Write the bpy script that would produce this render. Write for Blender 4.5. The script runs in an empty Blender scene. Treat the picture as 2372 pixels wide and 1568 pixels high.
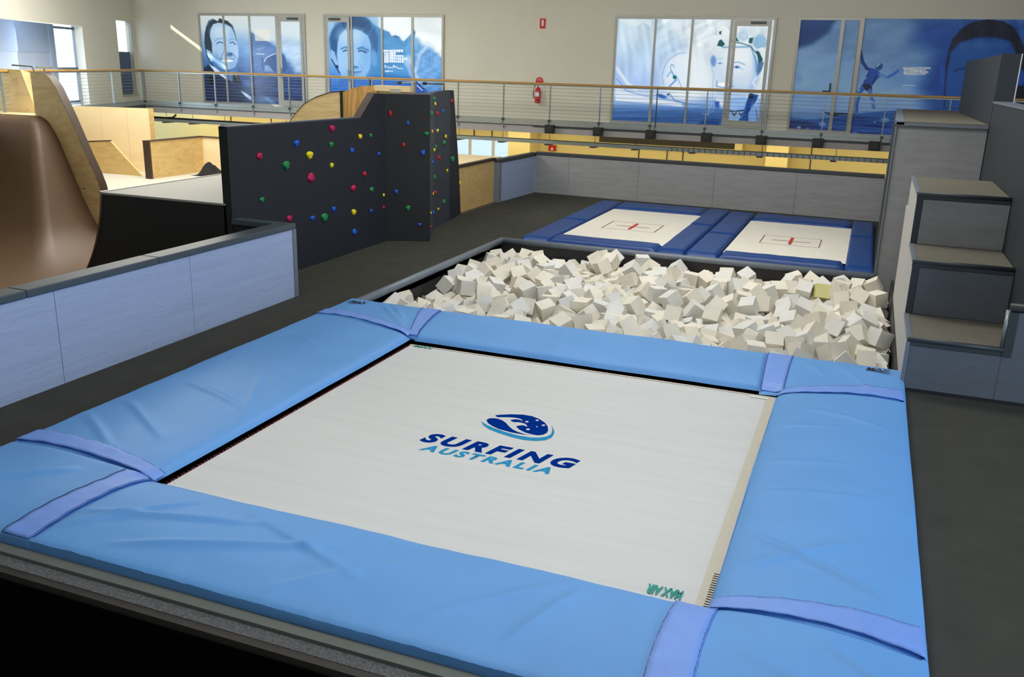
import bpy, math, random
import numpy as np
from mathutils import Vector, Matrix, Quaternion, noise as mnoise
random.seed(7)
SC = bpy.context.scene
COL = SC.collection

# ------------------------------------------------ camera, world, lights, exposure
def setup():
    cam = bpy.data.cameras.new('camera'); co = bpy.data.objects.new('camera', cam); COL.objects.link(co)
    X = Vector((0.93114194, 0.363681, 0.02666112)); Yd = Vector((0.12853554, -0.25891339, -0.95731002)); Zf = Vector((-0.34125254, 0.89481841, -0.28783105))
    m = Matrix((( X.x, -Yd.x, -Zf.x, 0), (X.y, -Yd.y, -Zf.y, 0), (X.z, -Yd.z, -Zf.z, 3.3), (0, 0, 0, 1)))
    co.matrix_world = m
    cam.sensor_width = 36; cam.lens = 2084 / 2372 * 36; cam.clip_end = 200; cam.clip_start = .05
    SC.camera = co
    w = bpy.data.worlds.new('world'); SC.world = w; w.use_nodes = True
    bg = w.node_tree.nodes['Background']; bg.inputs[0].default_value = (.72, .86, 1, 1); bg.inputs[1].default_value = 3.0
    SC.view_settings.view_transform = 'Standard'; SC.view_settings.look = 'None'
    SC.view_settings.gamma = 1; SC.view_settings.exposure = 0.0; SC.view_settings.use_curve_mapping = False
setup()
def area(name, loc, size, energy, col, direction):
    l = bpy.data.lights.new(name, 'AREA'); l.shape = 'RECTANGLE'; l.size, l.size_y = size; l.energy = energy; l.color = col
    o = bpy.data.objects.new(name, l); COL.objects.link(o); o.location = loc
    o.rotation_euler = Vector(direction).to_track_quat('-Z', 'Y').to_euler(); return o
COOL = (.62, .78, 1.0); NEUT = (1, .96, .89); WARM = (1, .84, .50)
area('window_light_right', (8.3, 4.5, 2.6), (7, 4.5), 560, COOL, (-1, .12, -.12))
area('window_light_camera_side', (-4.5, -3.6, 4.2), (12, 3.5), 30, COOL, (0, 1, -.25))
area('ceiling_light_front', (-2.0, 5.5, 6.5), (6, 3), 270, NEUT, (0, 0, -1))
area('ceiling_light_middle', (-3.0, 13.5, 6.5), (6, 2), 310, NEUT, (0, 0, -1))
area('ceiling_light_far', (-5.0, 16.2, 6.4), (14, 1.2), 360, NEUT, (0, .62, -.8))
area('skate_fill_light', (-16.5, 18.5, 6.5), (6, 4), 930, NEUT, (0, 0, -1))  # added overhead fill for the left side, standing in for daylight
area('alcove_fill_light', (-23.6, 21.2, 2.9), (1.3, 2.2), 130, COOL, (.93, -.1, 0))  # added fill brightening the alcove, in place of daylight from its window
area('under_deck_light', (-5.0, 26.6, 1.42), (16, .4), 150, WARM, (0, .6, -1))
area('under_deck_light_left', (-19.0, 26.6, 1.42), (10, .4), 150, WARM, (0, .6, -1))
sl = bpy.data.lights.new('sun', 'SUN'); sl.energy = 14; sl.angle = .004; sl.color = (1, .95, .85)
so = bpy.data.objects.new('sun', sl); COL.objects.link(so); so.rotation_euler = Vector((1, .25, -.65)).to_track_quat('-Z', 'Y').to_euler()

# ------------------------------------------------ materials
def lin(c):
    return tuple(((v / 255) / 12.92 if v / 255 <= .04045 else ((v / 255 + .055) / 1.055) ** 2.4) for v in c)
def mat(name, col, rough=.6, var=.06, scale=6, bump=0, bscale=40, metal=0, spec=.5, stretch=(1, 1, 1), coat=0, emit=0):
    m = bpy.data.materials.new(name); m.use_nodes = True; nt = m.node_tree; N = nt.nodes; L = nt.links
    b = N['Principled BSDF']; b.inputs['Roughness'].default_value = rough; b.inputs['Metallic'].default_value = metal
    b.inputs['Specular IOR Level'].default_value = spec
    if coat: b.inputs['Coat Weight'].default_value = coat
    c = lin(col)
    tc = N.new('ShaderNodeTexCoord'); mp = N.new('ShaderNodeMapping'); mp.inputs['Scale'].default_value = stretch
    L.new(tc.outputs['Object'], mp.inputs[0])
    n = N.new('ShaderNodeTexNoise'); n.inputs['Scale'].default_value = scale; n.inputs['Detail'].default_value = 5; L.new(mp.outputs[0], n.inputs[0])
    r = N.new('ShaderNodeMapRange'); r.inputs[1].default_value = .3; r.inputs[2].default_value = .7
    r.inputs[3].default_value = 1 - var; r.inputs[4].default_value = 1 + var; L.new(n.outputs[0], r.inputs[0])
    v = N.new('ShaderNodeVectorMath'); v.operation = 'SCALE'; v.inputs[0].default_value = c; L.new(r.outputs[0], v.inputs['Scale'])
    L.new(v.outputs[0], b.inputs['Base Color'])
    if emit:
        b.inputs['Emission Color'].default_value = (*c, 1); b.inputs['Emission Strength'].default_value = emit
    if bump:
        n2 = N.new('ShaderNodeTexNoise'); n2.inputs['Scale'].default_value = bscale; n2.inputs['Detail'].default_value = 4; L.new(mp.outputs[0], n2.inputs[0])
        bp = N.new('ShaderNodeBump'); bp.inputs['Strength'].default_value = bump; bp.inputs['Distance'].default_value = .02
        L.new(n2.outputs[0], bp.inputs['Height']); L.new(bp.outputs[0], b.inputs['Normal'])
    return m
def plywood(name, base, dark, scale=1.0, stretch=(1, 1, 1), knots=True, mix=.55):
    m = bpy.data.materials.new(name); m.use_nodes = True; nt = m.node_tree; N = nt.nodes; L = nt.links
    b = N['Principled BSDF']; b.inputs['Roughness'].default_value = .5
    tc = N.new('ShaderNodeTexCoord'); mp = N.new('ShaderNodeMapping'); mp.inputs['Scale'].default_value = stretch; L.new(tc.outputs['Object'], mp.inputs[0])
    n1 = N.new('ShaderNodeTexNoise'); n1.inputs['Scale'].default_value = 1.1 * scale; n1.inputs['Detail'].default_value = 3; n1.inputs['Distortion'].default_value = 1.2
    L.new(mp.outputs[0], n1.inputs[0])
    mm = N.new('ShaderNodeMath'); mm.operation = 'MULTIPLY'; mm.inputs[1].default_value = 26; L.new(n1.outputs[0], mm.inputs[0])
    sn = N.new('ShaderNodeMath'); sn.operation = 'SINE'; L.new(mm.outputs[0], sn.inputs[0])
    n2 = N.new('ShaderNodeTexNoise'); n2.inputs['Scale'].default_value = 3.2 * scale; n2.inputs['Detail'].default_value = 8; L.new(mp.outputs[0], n2.inputs[0])
    r = N.new('ShaderNodeMapRange'); r.inputs[1].default_value = -.2; r.inputs[2].default_value = 1.0; r.inputs[3].default_value = 0; r.inputs[4].default_value = mix; L.new(sn.outputs[0], r.inputs[0])
    mu = N.new('ShaderNodeMath'); mu.operation = 'MULTIPLY'; L.new(r.outputs[0], mu.inputs[0]); L.new(n2.outputs[0], mu.inputs[1])
    mx = N.new('ShaderNodeMix'); mx.data_type = 'RGBA'; mx.inputs[6].default_value = (*lin(base), 1); mx.inputs[7].default_value = (*lin(dark), 1); L.new(mu.outputs[0], mx.inputs[0])
    out = mx.outputs[2]
    if knots:
        vo = N.new('ShaderNodeTexVoronoi'); vo.inputs['Scale'].default_value = 2.1 * scale; L.new(mp.outputs[0], vo.inputs[0])
        r2 = N.new('ShaderNodeMapRange'); r2.inputs[1].default_value = .05; r2.inputs[2].default_value = .09; r2.inputs[3].default_value = .8; r2.inputs[4].default_value = 0; L.new(vo.outputs['Distance'], r2.inputs[0])
        m2 = N.new('ShaderNodeMix'); m2.data_type = 'RGBA'; m2.inputs[7].default_value = (*lin((96, 58, 24)), 1); L.new(r2.outputs[0], m2.inputs[0]); L.new(out, m2.inputs[6]); out = m2.outputs[2]
    L.new(out, b.inputs['Base Color']); return m
def printmat(name, emit, rough=.25):
    m = bpy.data.materials.new(name); m.use_nodes = True; N = m.node_tree.nodes; L = m.node_tree.links; b = N['Principled BSDF']
    a = N.new('ShaderNodeVertexColor'); a.layer_name = 'print'; L.new(a.outputs[0], b.inputs['Base Color']); b.inputs['Roughness'].default_value = rough
    L.new(a.outputs[0], b.inputs['Emission Color']); b.inputs['Emission Strength'].default_value = emit; return m
M = {}
M['floor'] = mat('charcoal_carpet', (70, 71, 66), .95, .10, 3, .5, 300, spec=.15)
M['carpet'] = mat('speckled_grey_carpet', (112, 114, 116), .95, .45, 90, .8, 160, spec=.1)
M['wall'] = mat('painted_wall', (212, 210, 196), .75, .02, 1)
M['wall_warm'] = mat('cream_wall', (236, 220, 158), .7, .03, 1)
M['ceiling'] = mat('ceiling_paint', (190, 188, 180), .8, .03)
M['ground'] = mat('ground_slab', (120, 116, 108), .8, .06, 2)
M['blue_ply'] = mat('grey_painted_ply', (164, 182, 218), .6, .05, 5, .35, 60, stretch=(1, .12, 3))
M['grey_ply'] = mat('grey_stained_ply', (146, 149, 152), .6, .09, 4, .4, 60, stretch=(.5, .5, 3))
M['tread'] = mat('grey_tread_ply', (106, 103, 92), .8, .08, 6, .4, 90, stretch=(.5, 2, 2))
M['trim'] = mat('charcoal_rubber_trim', (58, 63, 68), .45, .05)
M['trim_lt'] = mat('slate_grey_trim', (112, 122, 134), .4, .05)
M['black'] = mat('black_painted_ply', (30, 31, 34), .55, .05)
M['climb'] = mat('dark_slate_climbing_ply', (30, 35, 46), .6, .05, 3, .1, 90)
M['climb_lt'] = mat('slate_climbing_ply', (54, 61, 72), .6, .05, 3, .1, 90)
M['void'] = mat('black_void', (3, 3, 3), .9, .0, spec=.05)
M['tallwall'] = mat('dark_slate_board', (43, 49, 57), .6, .05, 3, .15, 60)
M['vinyl'] = mat('light_blue_vinyl', (102, 162, 228), .52, .03, 2, .06, 9, spec=.3)
M['strap'] = mat('periwinkle_strap', (118, 160, 240), .5, .04, 8, .15, 14)
M['navy'] = mat('navy_vinyl', (14, 62, 132), .4, .06, 3, .15, 14)
M['thread'] = mat('seam_thread', (28, 52, 92), .7, 0)
M['bed'] = mat('white_trampoline_mesh', (210, 214, 215), .6, .03, 2, .05, 3, stretch=(.4, 5, 1))
M['bed_cream'] = mat('cream_trampoline_mesh', (236, 233, 222), .6, .02, 2)
M['web'] = mat('cream_webbing', (204, 200, 186), .7, .04, 20)
M['spring'] = mat('dark_red_cord', (120, 24, 20), .6, .2, 40)
M['logo_navy'] = mat('navy_print', (4, 48, 138), 1, 0, spec=0)
M['logo_sky'] = mat('sky_blue_print', (48, 146, 196), 1, 0, spec=0)
M['logo_green'] = mat('teal_print', (20, 150, 140), .6, 0)
M['ink'] = mat('black_print', (12, 14, 22), .6, 0)
M['redmark'] = mat('red_print', (205, 50, 44), .6, 0)
M['tanmark'] = mat('tan_print', (190, 160, 140), .6, 0)
M['brownmark'] = mat('maroon_print', (120, 70, 64), .6, 0)
M['foam'] = mat('off_white_foam', (226, 222, 210), .9, .04, 5, .15, 50, spec=.1)
M['foam_b'] = mat('cool_white_foam', (220, 221, 218), .9, .04, 5, .15, 50, spec=.1)
M['foam_y'] = mat('yellowed_foam', (212, 210, 150), .9, .04, 5, .15, 50, spec=.1)
M['brown'] = mat('brown_ramp_laminate', (98, 74, 52), .5, .05, 2, .03, 20, spec=.5)
M['brown_dk'] = mat('brown_laminate_edge', (62, 46, 34), .5, .05)
M['deck'] = mat('pale_ramp_deck', (186, 185, 172), .5, .03, 2)
M['ply'] = plywood('birch_plywood', (240, 216, 162), (204, 164, 100), 1.0, (.6, .6, 2.2), True, .6)
M['ply_gold'] = plywood('golden_plywood', (216, 184, 122), (172, 130, 70), 1.3, (.8, .8, 2.5), True, .5)
M['ply_pale'] = plywood('pale_plywood', (238, 218, 174), (218, 190, 134), .6, (.4, .4, 1), False, .4)
M['steel'] = mat('galvanised_steel', (160, 170, 170), .35, .06, 8, metal=.6)
M['steel_dk'] = mat('dark_steel', (70, 76, 80), .4, .06, 8, metal=.4)
M['fascia'] = mat('grey_fascia', (152, 150, 150), .6, .03)
M['fascia_dk'] = mat('dark_grey_fascia', (96, 96, 102), .6, .03)
M['timber'] = mat('timber_handrail', (172, 136, 76), .4, .12, 5, .1, 30, stretch=(.3, .3, 3))
M['alu'] = mat('brushed_aluminium', (172, 172, 164), .4, .03, metal=.3)
M['blackbox'] = mat('black_plastic', (26, 27, 30), .5, .05)
M['redpaint'] = mat('red_enamel', (196, 28, 34), .35, .04)
M['white'] = mat('white_plastic', (226, 226, 220), .5, .02)
M['cloth'] = mat('black_cloth', (14, 14, 15), .9, .2, 20)
M['glass_day'] = mat('frosted_daylight_pane', (176, 204, 240), .3, .15, 3, emit=1.0, stretch=(1, 1, 5))
M['ext'] = mat('exterior_render', (225, 228, 232), .8, .02)
M['ext_dk'] = mat('exterior_blue_slats', (62, 86, 124), .5, .05)
M['bluegrey'] = mat('blue_grey_paint', (184, 194, 210), .7, .02)
M['shutter'] = mat('dark_shutter', (40, 36, 26), .6, .1)
HC = {'m': ('magenta', (190, 14, 84)), 'b': ('blue', (22, 92, 214)), 'g': ('green', (20, 140, 74)), 'y': ('yellow', (236, 222, 24)), 'r': ('red', (200, 20, 34)), 'o': ('orange', (250, 150, 24))}
for k, (n, c) in HC.items(): M['hold_' + k] = mat(n + '_resin', c, .45, .05, 10, .1, 40)
M['print_dim'] = printmat('window_film_print', .40); M['print_lit'] = printmat('backlit_window_film', .46); M['print_wall'] = printmat('mural_print', 0, .5)
M['shaded_ply'] = mat('shaded_grey_ply', (92, 100, 109), .6, .06, 5, .4, 60, stretch=(1, .2, 3))  # grey ply with the shade of camera-facing faces put into its colour
M['cap'] = mat('slate_rubber_cap', (70, 82, 92), .45, .05)
M['trim_brown'] = mat('dark_brown_edge', (44, 40, 37), .6, .05)
M['alcove'] = mat('alcove_grey_paint', (196, 202, 214), .7, .02)

# ------------------------------------------------ mesh helpers
class MB:
    def __init__(s): s.v = []; s.f = []
    def add(s, vs, fs):
        k = len(s.v); s.v += [tuple(a) for a in vs]; s.f += [tuple(i + k for i in f) for f in fs]; return s
    def box(s, x0, x1, y0, y1, z0, z1):
        return s.hull([(x0, y0), (x1, y0), (x1, y1), (x0, y1)], z0, z1)
    def hull(s, poly, z0, z1):                      # vertical prism over an xy polygon
        n = len(poly)
        a = sum(poly[i][0] * poly[(i + 1) % n][1] - poly[(i + 1) % n][0] * poly[i][1] for i in range(n))
        if a < 0: poly = poly[::-1]
        vs = [(p[0], p[1], z0) for p in poly] + [(p[0], p[1], z1) for p in poly]
        return s.add(vs, [tuple(range(n))[::-1], tuple(range(n, 2 * n))] + [(i, (i + 1) % n, n + (i + 1) % n, n + i) for i in range(n)])
    def prism(s, poly3, off):                       # closed 3d outline swept by an offset vector
        n = len(poly3); o = Vector(off)
        vs = [tuple(p) for p in poly3] + [tuple(Vector(p) + o) for p in poly3]
        return s.add(vs, [tuple(range(n)), tuple(range(n, 2 * n))[::-1]] + [(i, n + i, n + (i + 1) % n, (i + 1) % n) for i in range(n)])
    def tube(s, pts, r, n=8):
        pts = [Vector(p) for p in pts]; rings = []
        for i, p in enumerate(pts):
            d = (pts[min(i + 1, len(pts) - 1)] - pts[max(i - 1, 0)]).normalized()
            u = d.cross(Vector((0, 0, 1)) if abs(d.z) < .9 else Vector((1, 0, 0))).normalized(); w = d.cross(u)
            rings.append([p + (u * math.cos(a) + w * math.sin(a)) * r for a in [2 * math.pi * k / n for k in range(n)]])
        k = len(s.v)
        for rg in rings: s.v += [tuple(q) for q in rg]
        for i in range(len(rings) - 1):
            for j in range(n): s.f.append((k + i * n + j, k + i * n + (j + 1) % n, k + (i + 1) * n + (j + 1) % n, k + (i + 1) * n + j))
        s.f.append(tuple(k + j for j in range(n))[::-1]); s.f.append(tuple(k + (len(rings) - 1) * n + j for j in range(n))); return s
    def grid(s, fn, nu, nv):
        k = len(s.v)
        for j in range(nv + 1):
            for i in range(nu + 1): s.v.append(tuple(fn(i / nu, j / nv)))
        for j in range(nv):
            for i in range(nu):
                a = k + j * (nu + 1) + i; s.f.append((a, a + 1, a + nu + 2, a + nu + 1))
        return s
    def build(s, name, m, parent=None, smooth=False, bevel=0, org=None):
        me = bpy.data.meshes.new(name)
        vs = s.v
        if org is not None: vs = [(a - org[0], b - org[1], c - org[2]) for a, b, c in vs]
        me.from_pydata(vs, [], s.f); me.materials.append(M[m] if isinstance(m, str) else m); me.update()
        o = bpy.data.objects.new(name, me); COL.objects.link(o)
        if org is not None: o.location = org
        if parent is not None:
            o.parent = parent
            o.location = Vector(o.location) - Vector(parent.matrix_world.translation if parent.parent is None else wloc(parent))
        if smooth:
            for p in me.polygons: p.use_smooth = True
        if bevel:
            b = o.modifiers.new('bevel', 'BEVEL'); b.width = bevel; b.segments = 2; b.limit_method = 'ANGLE'; b.angle_limit = .6
        return o
def wloc(o):
    v = Vector(o.location); p = o.parent
    while p is not None: v += p.location; p = p.parent
    return v
# parents never rotate or scale, so a child's world place is the sum of the locations
_b = MB.build
def _build(s, name, m, parent=None, smooth=False, bevel=0, org=None):
    o = _b(s, name, m, None, smooth, bevel, org)
    if parent is not None: o.location = Vector(o.location) - wloc(parent); o.parent = parent
    return o
MB.build = _build
def tag(o, label=None, cat=None, group=None, kind=None):
    if label: o['label'] = label
    if cat: o['category'] = cat
    if group: o['group'] = group
    if kind: o['kind'] = kind
    return o
def thing(name, loc, label=None, cat=None, group=None, kind=None):
    o = bpy.data.objects.new(name, None); o.empty_display_size = .1; COL.objects.link(o); o.location = loc; return tag(o, label, cat, group, kind)
def struct(o): o['kind'] = 'structure'; return o
def B(*a): return MB().box(*a)
def text(name, s, m, parent, org, xdir, ydir, h, wx=1.0, shear=.0, bold=.0, thick=.0015, align='CENTER', space=1.0, fitw=None, zf=None):
    c = bpy.data.curves.new(name, 'FONT'); c.body = s; c.size = 1; c.shear = shear; c.offset = bold; c.align_x = align; c.space_character = space; c.resolution_u = 4
    o = bpy.data.objects.new(name, c); COL.objects.link(o); bpy.context.view_layer.update()
    me = bpy.data.meshes.new_from_object(o.evaluated_get(bpy.context.evaluated_depsgraph_get())); bpy.data.objects.remove(o)
    n = len(me.vertices); co = np.empty(n * 3); me.vertices.foreach_get('co', co); co = co.reshape(-1, 3)
    hh = co[:, 1].max() - max(co[:, 1].min(), -.02)
    X = Vector(xdir).normalized(); Y = Vector(ydir).normalized(); Z = X.cross(Y)
    k = h / hh
    if fitw: wx = fitw / ((co[:, 0].max() - co[:, 0].min()) * k)
    out = np.outer(co[:, 0] * k * wx, X) + np.outer(co[:, 1] * k, Y) + np.array(Z * thick) + np.array(org)
    if zf: out[:, 2] = [zf(a[0], a[1]) + thick for a in out]
    me.vertices.foreach_set('co', out.ravel()); me.update(); me.materials.clear(); me.materials.append(M[m])
    t = bpy.data.objects.new(name, me); COL.objects.link(t)
    if parent is not None: t.location = -wloc(parent); t.parent = parent
    return t

# ================================================ SETTING
YB = 26.5; ZD = 1.81
CR = Vector((-24.75, YB, 0)); LD = Vector((.3712, -.9285, 0)); LN = Vector((-.9285, -.3712, 0))   # room corner, left wall run, its outward normal
def lw(s, off=0): p = CR + LD * s + LN * off; return (p.x, p.y)
def lwbox(mb, s0, s1, z0, z1, o0=0, o1=.25): return mb.hull([lw(s0, o0), lw(s1, o0), lw(s1, o1), lw(s0, o1)], z0, z1)

fl = MB()
for b in ((-7.7, -6.53, 3.75, 10.86), (-8.6, -6.53, 10.86, 23.78), (-6.53, 1.75, 16.45, 23.78), (-6.53, .7, 3.75, 10.72), (.7, 5, 3.75, 10.34)):
    fl.box(b[0], b[1], b[2], b[3], -.14, 0)
struct(fl.build('floor', 'floor'))
struct(B(-30, 9, -5, 29, -1.6, -1.45).build('floor', 'ground')).name = 'floor_ground'
struct(B(-8.75, -8.6, 10.9, 23.6, -.14, .004).build('trim_1', 'trim'))
e = MB().box(-8, 5, 3.715, 3.775, -.05, .003); struct(e.build('trim_2', 'trim_brown'))
struct(B(-7.5, .72, 3.775, 3.93, .0, .006).build('trim_3', 'carpet'))
struct(B(-14, 5, 3.70, 3.75, -1.45, -.05).build('wall_platform', 'void'))
# ceiling, hidden walls
struct(MB().hull([lw(-.2, .25), (9.2, 26.7), (9.2, -5), lw(34, .25)], 6.8, 6.95).build('ceiling', 'ceiling'))
struct(B(9, 9.2, -5, 29, -1.5, 6.8).build('wall_right', 'wall'))
struct(B(-30, 9.2, -5.2, -5, -1.5, 6.8).build('wall_front', 'wall'))
# back wall above the deck and the wall under it
struct(B(-24.95, 9, YB, YB + .2, ZD - .25, 6.8).build('wall_back', 'wall'))
lb = MB().box(-30, 9, 28.5, 28.7, -1.5, 1.55)
lowb = struct(lb.build('wall_back_lower', 'wall_warm'))
for x in (-22.4, -20.6, -18.8, -12.45, -11.8, -6.75, -5.85, -5.35, -1.55, 1.2): B(x, x + .025, 28.47, 28.5, .4, 1.55).build('joint', 'shutter', lowb)
for x, w in ((-10.85, .75), (-2.75, .62)):
    c = struct(MB().box(x, x + w, 27.6, 28.4, -1.45, 1.55).build('column', 'wall_warm')); c.name = 'trim_column'
# dark roller-shutter opening below the deck
sh = thing('roller_shutter', (-5.7, 28.4, 1.0), 'dark brown rolled-up shutter box hung under the walkway, above the long grey wall', 'shutter')
B(-7.95, -3.7, 28.1, 28.4, 1.13, 1.54).build('shutter_box', 'shutter', sh)
B(-7.95, -3.7, 28.05, 28.45, 1.06, 1.13).build('lintel', 'wall_warm', sh)
B(-3.72, -3.5, 28.0, 28.4, 1.06, 1.5).build('bracket', 'wall_warm', sh)
# ground-level windows
w5 = struct(thing('window_5', (-12, 28.4, .8)))
for i, (x0, x1) in enumerate(((-13.6, -12.6), (-12.5, -11.75), (-11.65, -10.9), (-10.8, -10.2))):
    B(x0, x1, 28.44, 28.47, .42, 1.02).build('pane', 'glass_day', w5)
for x in (-12.6, -11.75, -10.9, -10.2): B(x, x + .1, 28.4, 28.48, .4, 1.05).build('mullion', 'white', w5)
B(-13.6, -10.1, 28.4, 28.48, 1.02, 1.08).build('frame', 'wall_warm', w5)

# left wall with its two openings, alcove behind the wide one
wl = MB()
lwbox(wl, -.05, .17, ZD - .3, 5.25); lwbox(wl, .17, 1.55, ZD - .3, 2.0); lwbox(wl, .17, 1.55, 4.5, 5.25); lwbox(wl, 1.55, 4.15, ZD - .3, 5.25)
lwbox(wl, 4.15, 13, 4.18, 5.5); lwbox(wl, 4.15, 13, ZD - .3, 1.84); lwbox(wl, 13, 34, -1.5, 6.8)
lwbox(wl, -.05, 13, -1.5, ZD - .3)
# added slot above the view, shaped so the sun casts a thin streak
lwbox(wl, -.05, .36, 5.25, 6.8); lwbox(wl, .36, 2.0, 5.54, 6.8); lwbox(wl, 2.0, 4.15, 5.25, 6.8); lwbox(wl, 4.15, 13, 5.5, 6.8)
struct(wl.build('wall_left', 'wall'))
al = MB(); lwbox(al, 3.95, 13, 1.6, 3.38, 1.2, 1.3); struct(al.build('wall_alcove', 'alcove'))
al2 = MB(); lwbox(al2, 3.95, 13, 3.38, 4.6, 1.18, 1.3); struct(al2.build('wall_alcove_upper', 'bluegrey'))
al3 = MB(); lwbox(al3, 1.9, 13, 4.3, 4.45, .25, 1.3); lwbox(al3, 1.9, 13, 1.6, 1.78, .25, 1.3); lwbox(al3, 1.9, 2.0, 1.78, 4.3, .25, 1.3); struct(al3.build('wall_alcove_return', 'bluegrey'))
w6 = struct(thing('window_6', (*lw(3, 1.2), 1.8)))
for s0, s1 in ((3.82, 3.95), (2.0, 2.1)): lwbox(MB(), s0, s1, 1.8, 4.3, 1.15, 1.27).build('jamb', 'bluegrey', w6)
for s0, s1 in ((3.5, 3.82),): lwbox(MB(), s0, s1, 1.8, 4.3, 1.2, 1.24).build('side_panel', 'bluegrey', w6)
for z in (1.8, 2.86, 4.12): lwbox(MB(), 2.1, 3.5, z, z + .07, 1.17, 1.25).build('rail', 'alu', w6)
w7 = struct(thing('window_7', (*lw(.85), 2)))
for s0, s1 in ((.17, .23), (1.49, 1.55)): lwbox(MB(), s0, s1, 2.0, 4.5, .02, .12).build('jamb', 'alu', w7)
lwbox(MB(), .17, 1.55, 2.0, 2.06, -.02, .12).build('sill', 'alu', w7)
for k in range(9):
    z = 2.08 + k * .155
    lwbox(MB(), .25, 1.47, z, z + .15, .13, .16).build('slat', 'ext_dk', w7)
lwbox(MB(), .2, 1.52, 2.05, 3.48, .17, .19).build('light_stop_board', 'steel_dk', w7)  # added dark board that stops daylight showing between the slats
ex = thing('exterior_building', (*lw(3, 5), 0), 'white neighbouring building seen through the left windows', 'building')
lwbox(MB(), -6, 16, -1.5, 3.55, 5.0, 5.3).build('facade', 'ext', ex)
lwbox(MB(), -6, 16, 3.55, 3.75, 4.6, 5.3).build('eave', 'bluegrey', ex)
lwbox(MB(), -6, 16, 3.75, 8.4, 5.4, 5.6).build('sun_block_slab', 'ext', ex)  # added high slab that keeps direct sun out of the left windows
for k in range(6): lwbox(MB(), -1 + k * 1.3, -.4 + k * 1.3, 2.2, 3.2, 4.95, 5.0).build('window', 'bluegrey', ex)
bal = thing('balcony_railing', (*lw(2.6, 2.6), 1.6), 'dark outdoor balcony railing behind the left alcove window', 'railing')
for z in (1.95, 2.1, 2.62): lwbox(MB(), .5, 4.6, z, z + .03, 2.6, 2.63).build('rail', 'steel_dk', bal)
for k in range(12): lwbox(MB(), .6 + k * .34, .63 + k * .34, 1.8, 2.62, 2.6, 2.63).build('baluster', 'steel_dk', bal)

# walkway deck: back run and left run
XR = -22.97
dk = MB().box(XR, 9, 24.8, YB, ZD - .06, ZD)
P0 = Vector((XR, 24.8, 0)); far = P0 + LD * 12
dk.hull([(XR, 24.8), (far.x, far.y), lw(13), lw(0), (XR, YB)], ZD - .06, ZD)
deck = struct(dk.build('floor_walkway', 'deck'))
struct(B(XR, 9, 24.86, 28.5, 1.56, ZD - .07).build('ceiling_lower', 'ceiling'))
fa = struct(B(XR, 9, 24.80, 24.86, 1.54, ZD - .07).build('trim_walkway', 'fascia'))
B(XR, 9, 24.74, 24.80, ZD - .05, ZD + .03).build('edge_beam', 'steel', fa)
B(-9.0, 9, 24.77, 24.80, ZD - .10, ZD - .05).build('shadow_gap', 'steel_dk', fa)
q = P0 + LD * 12; n = LN * .06
fb = struct(MB().hull([(P0.x, P0.y), (q.x, q.y), (q.x + n.x, q.y + n.y), (P0.x + n.x, P0.y + n.y)], 1.50, ZD - .02).build('trim_walkway_left', 'fascia_dk'))
MB().hull([(P0.x, P0.y), (q.x, q.y), (q.x - n.x, q.y - n.y), (P0.x - n.x, P0.y - n.y)], ZD - .02, ZD + .05).build('edge_beam', 'steel', fb)

def railing(label, A, D, length, ss, doubles=()):
    A = Vector(A); D = Vector(D).normalized(); nrm = Vector((D.y, -D.x, 0))
    t = thing('guard_railing', A, label, 'railing')
    zt = 2.93; a = A.copy(); b = A + D * length
    mb = MB(); prof = [(.0, 0), (.035, .012), (.035, .042), (.018, .06), (-.018, .06), (-.035, .042), (-.035, .012)]
    out = [(a.x + nrm.x * u, a.y + nrm.y * u, zt - .06 + w) for u, w in prof]
    mb.prism(out, D * length).build('handrail', 'timber', t)
    def bar(u0, u1, z0, z1, nm, m, par=t, s0=0, s1=length):
        p, q = A + D * s0, A + D * s1
        return MB().hull([(p.x + nrm.x * u0, p.y + nrm.y * u0), (q.x + nrm.x * u0, q.y + nrm.y * u0), (q.x + nrm.x * u1, q.y + nrm.y * u1), (p.x + nrm.x * u1, p.y + nrm.y * u1)], z0, z1).build(nm, m, par)
    bar(-.012, .012, zt - .085, zt - .06, 'support_flat', 'steel')
    bar(-.008, .008, ZD + .04, ZD + .12, 'toe_board', 'steel')
    for k in range(9):
        z = ZD + .2 + k * .097
        MB().tube([(a.x, a.y, z), (b.x, b.y, z)], .0045, 5).build('cable', 'steel', t)
    for s in ss:
        bar(-.03, .03, 1.63, zt - .07, 'post', 'steel', t, s - .012, s + .012)
        bar(.03, .075, 1.86, 1.92, 'bracket', 'steel_dk', t, s - .03, s + .03)
    for s in doubles: bar(-.03, .03, ZD, zt - .07, 'post', 'steel_dk', t, s - .01, s + .01)
    return t
px = [-21.46, -20.01, -18.54, -17.16, -15.68, -14.19, -12.74, -11.34, -9.91, -8.5, -7.04, -5.6, -4.12, -2.63, -1.16, .28, 1.72, 3.1]
railing('long timber-topped steel cable railing along the back walkway', (XR, 24.77, 0), (1, 0, 0), 27, [x - XR for x in px] + [.06], [-14.27 - XR, -5.46 - XR])
railing('short timber-topped steel cable railing angling towards the left side', (XR - .02, 24.75, 0), LD, 12, [.12, 2.4, 4.6, 6.6, 8.8, 10.8], [])
MB().box(XR - .09, XR + .02, 24.72, 24.83, 1.6, 2.86).build('post', 'alu', [o for o in COL.objects if o.name == 'guard_railing'][0])
ordn = ['leftmost', 'second from left', 'third from left', 'fourth from left', 'fifth from left', 'sixth from left', 'rightmost']
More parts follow.
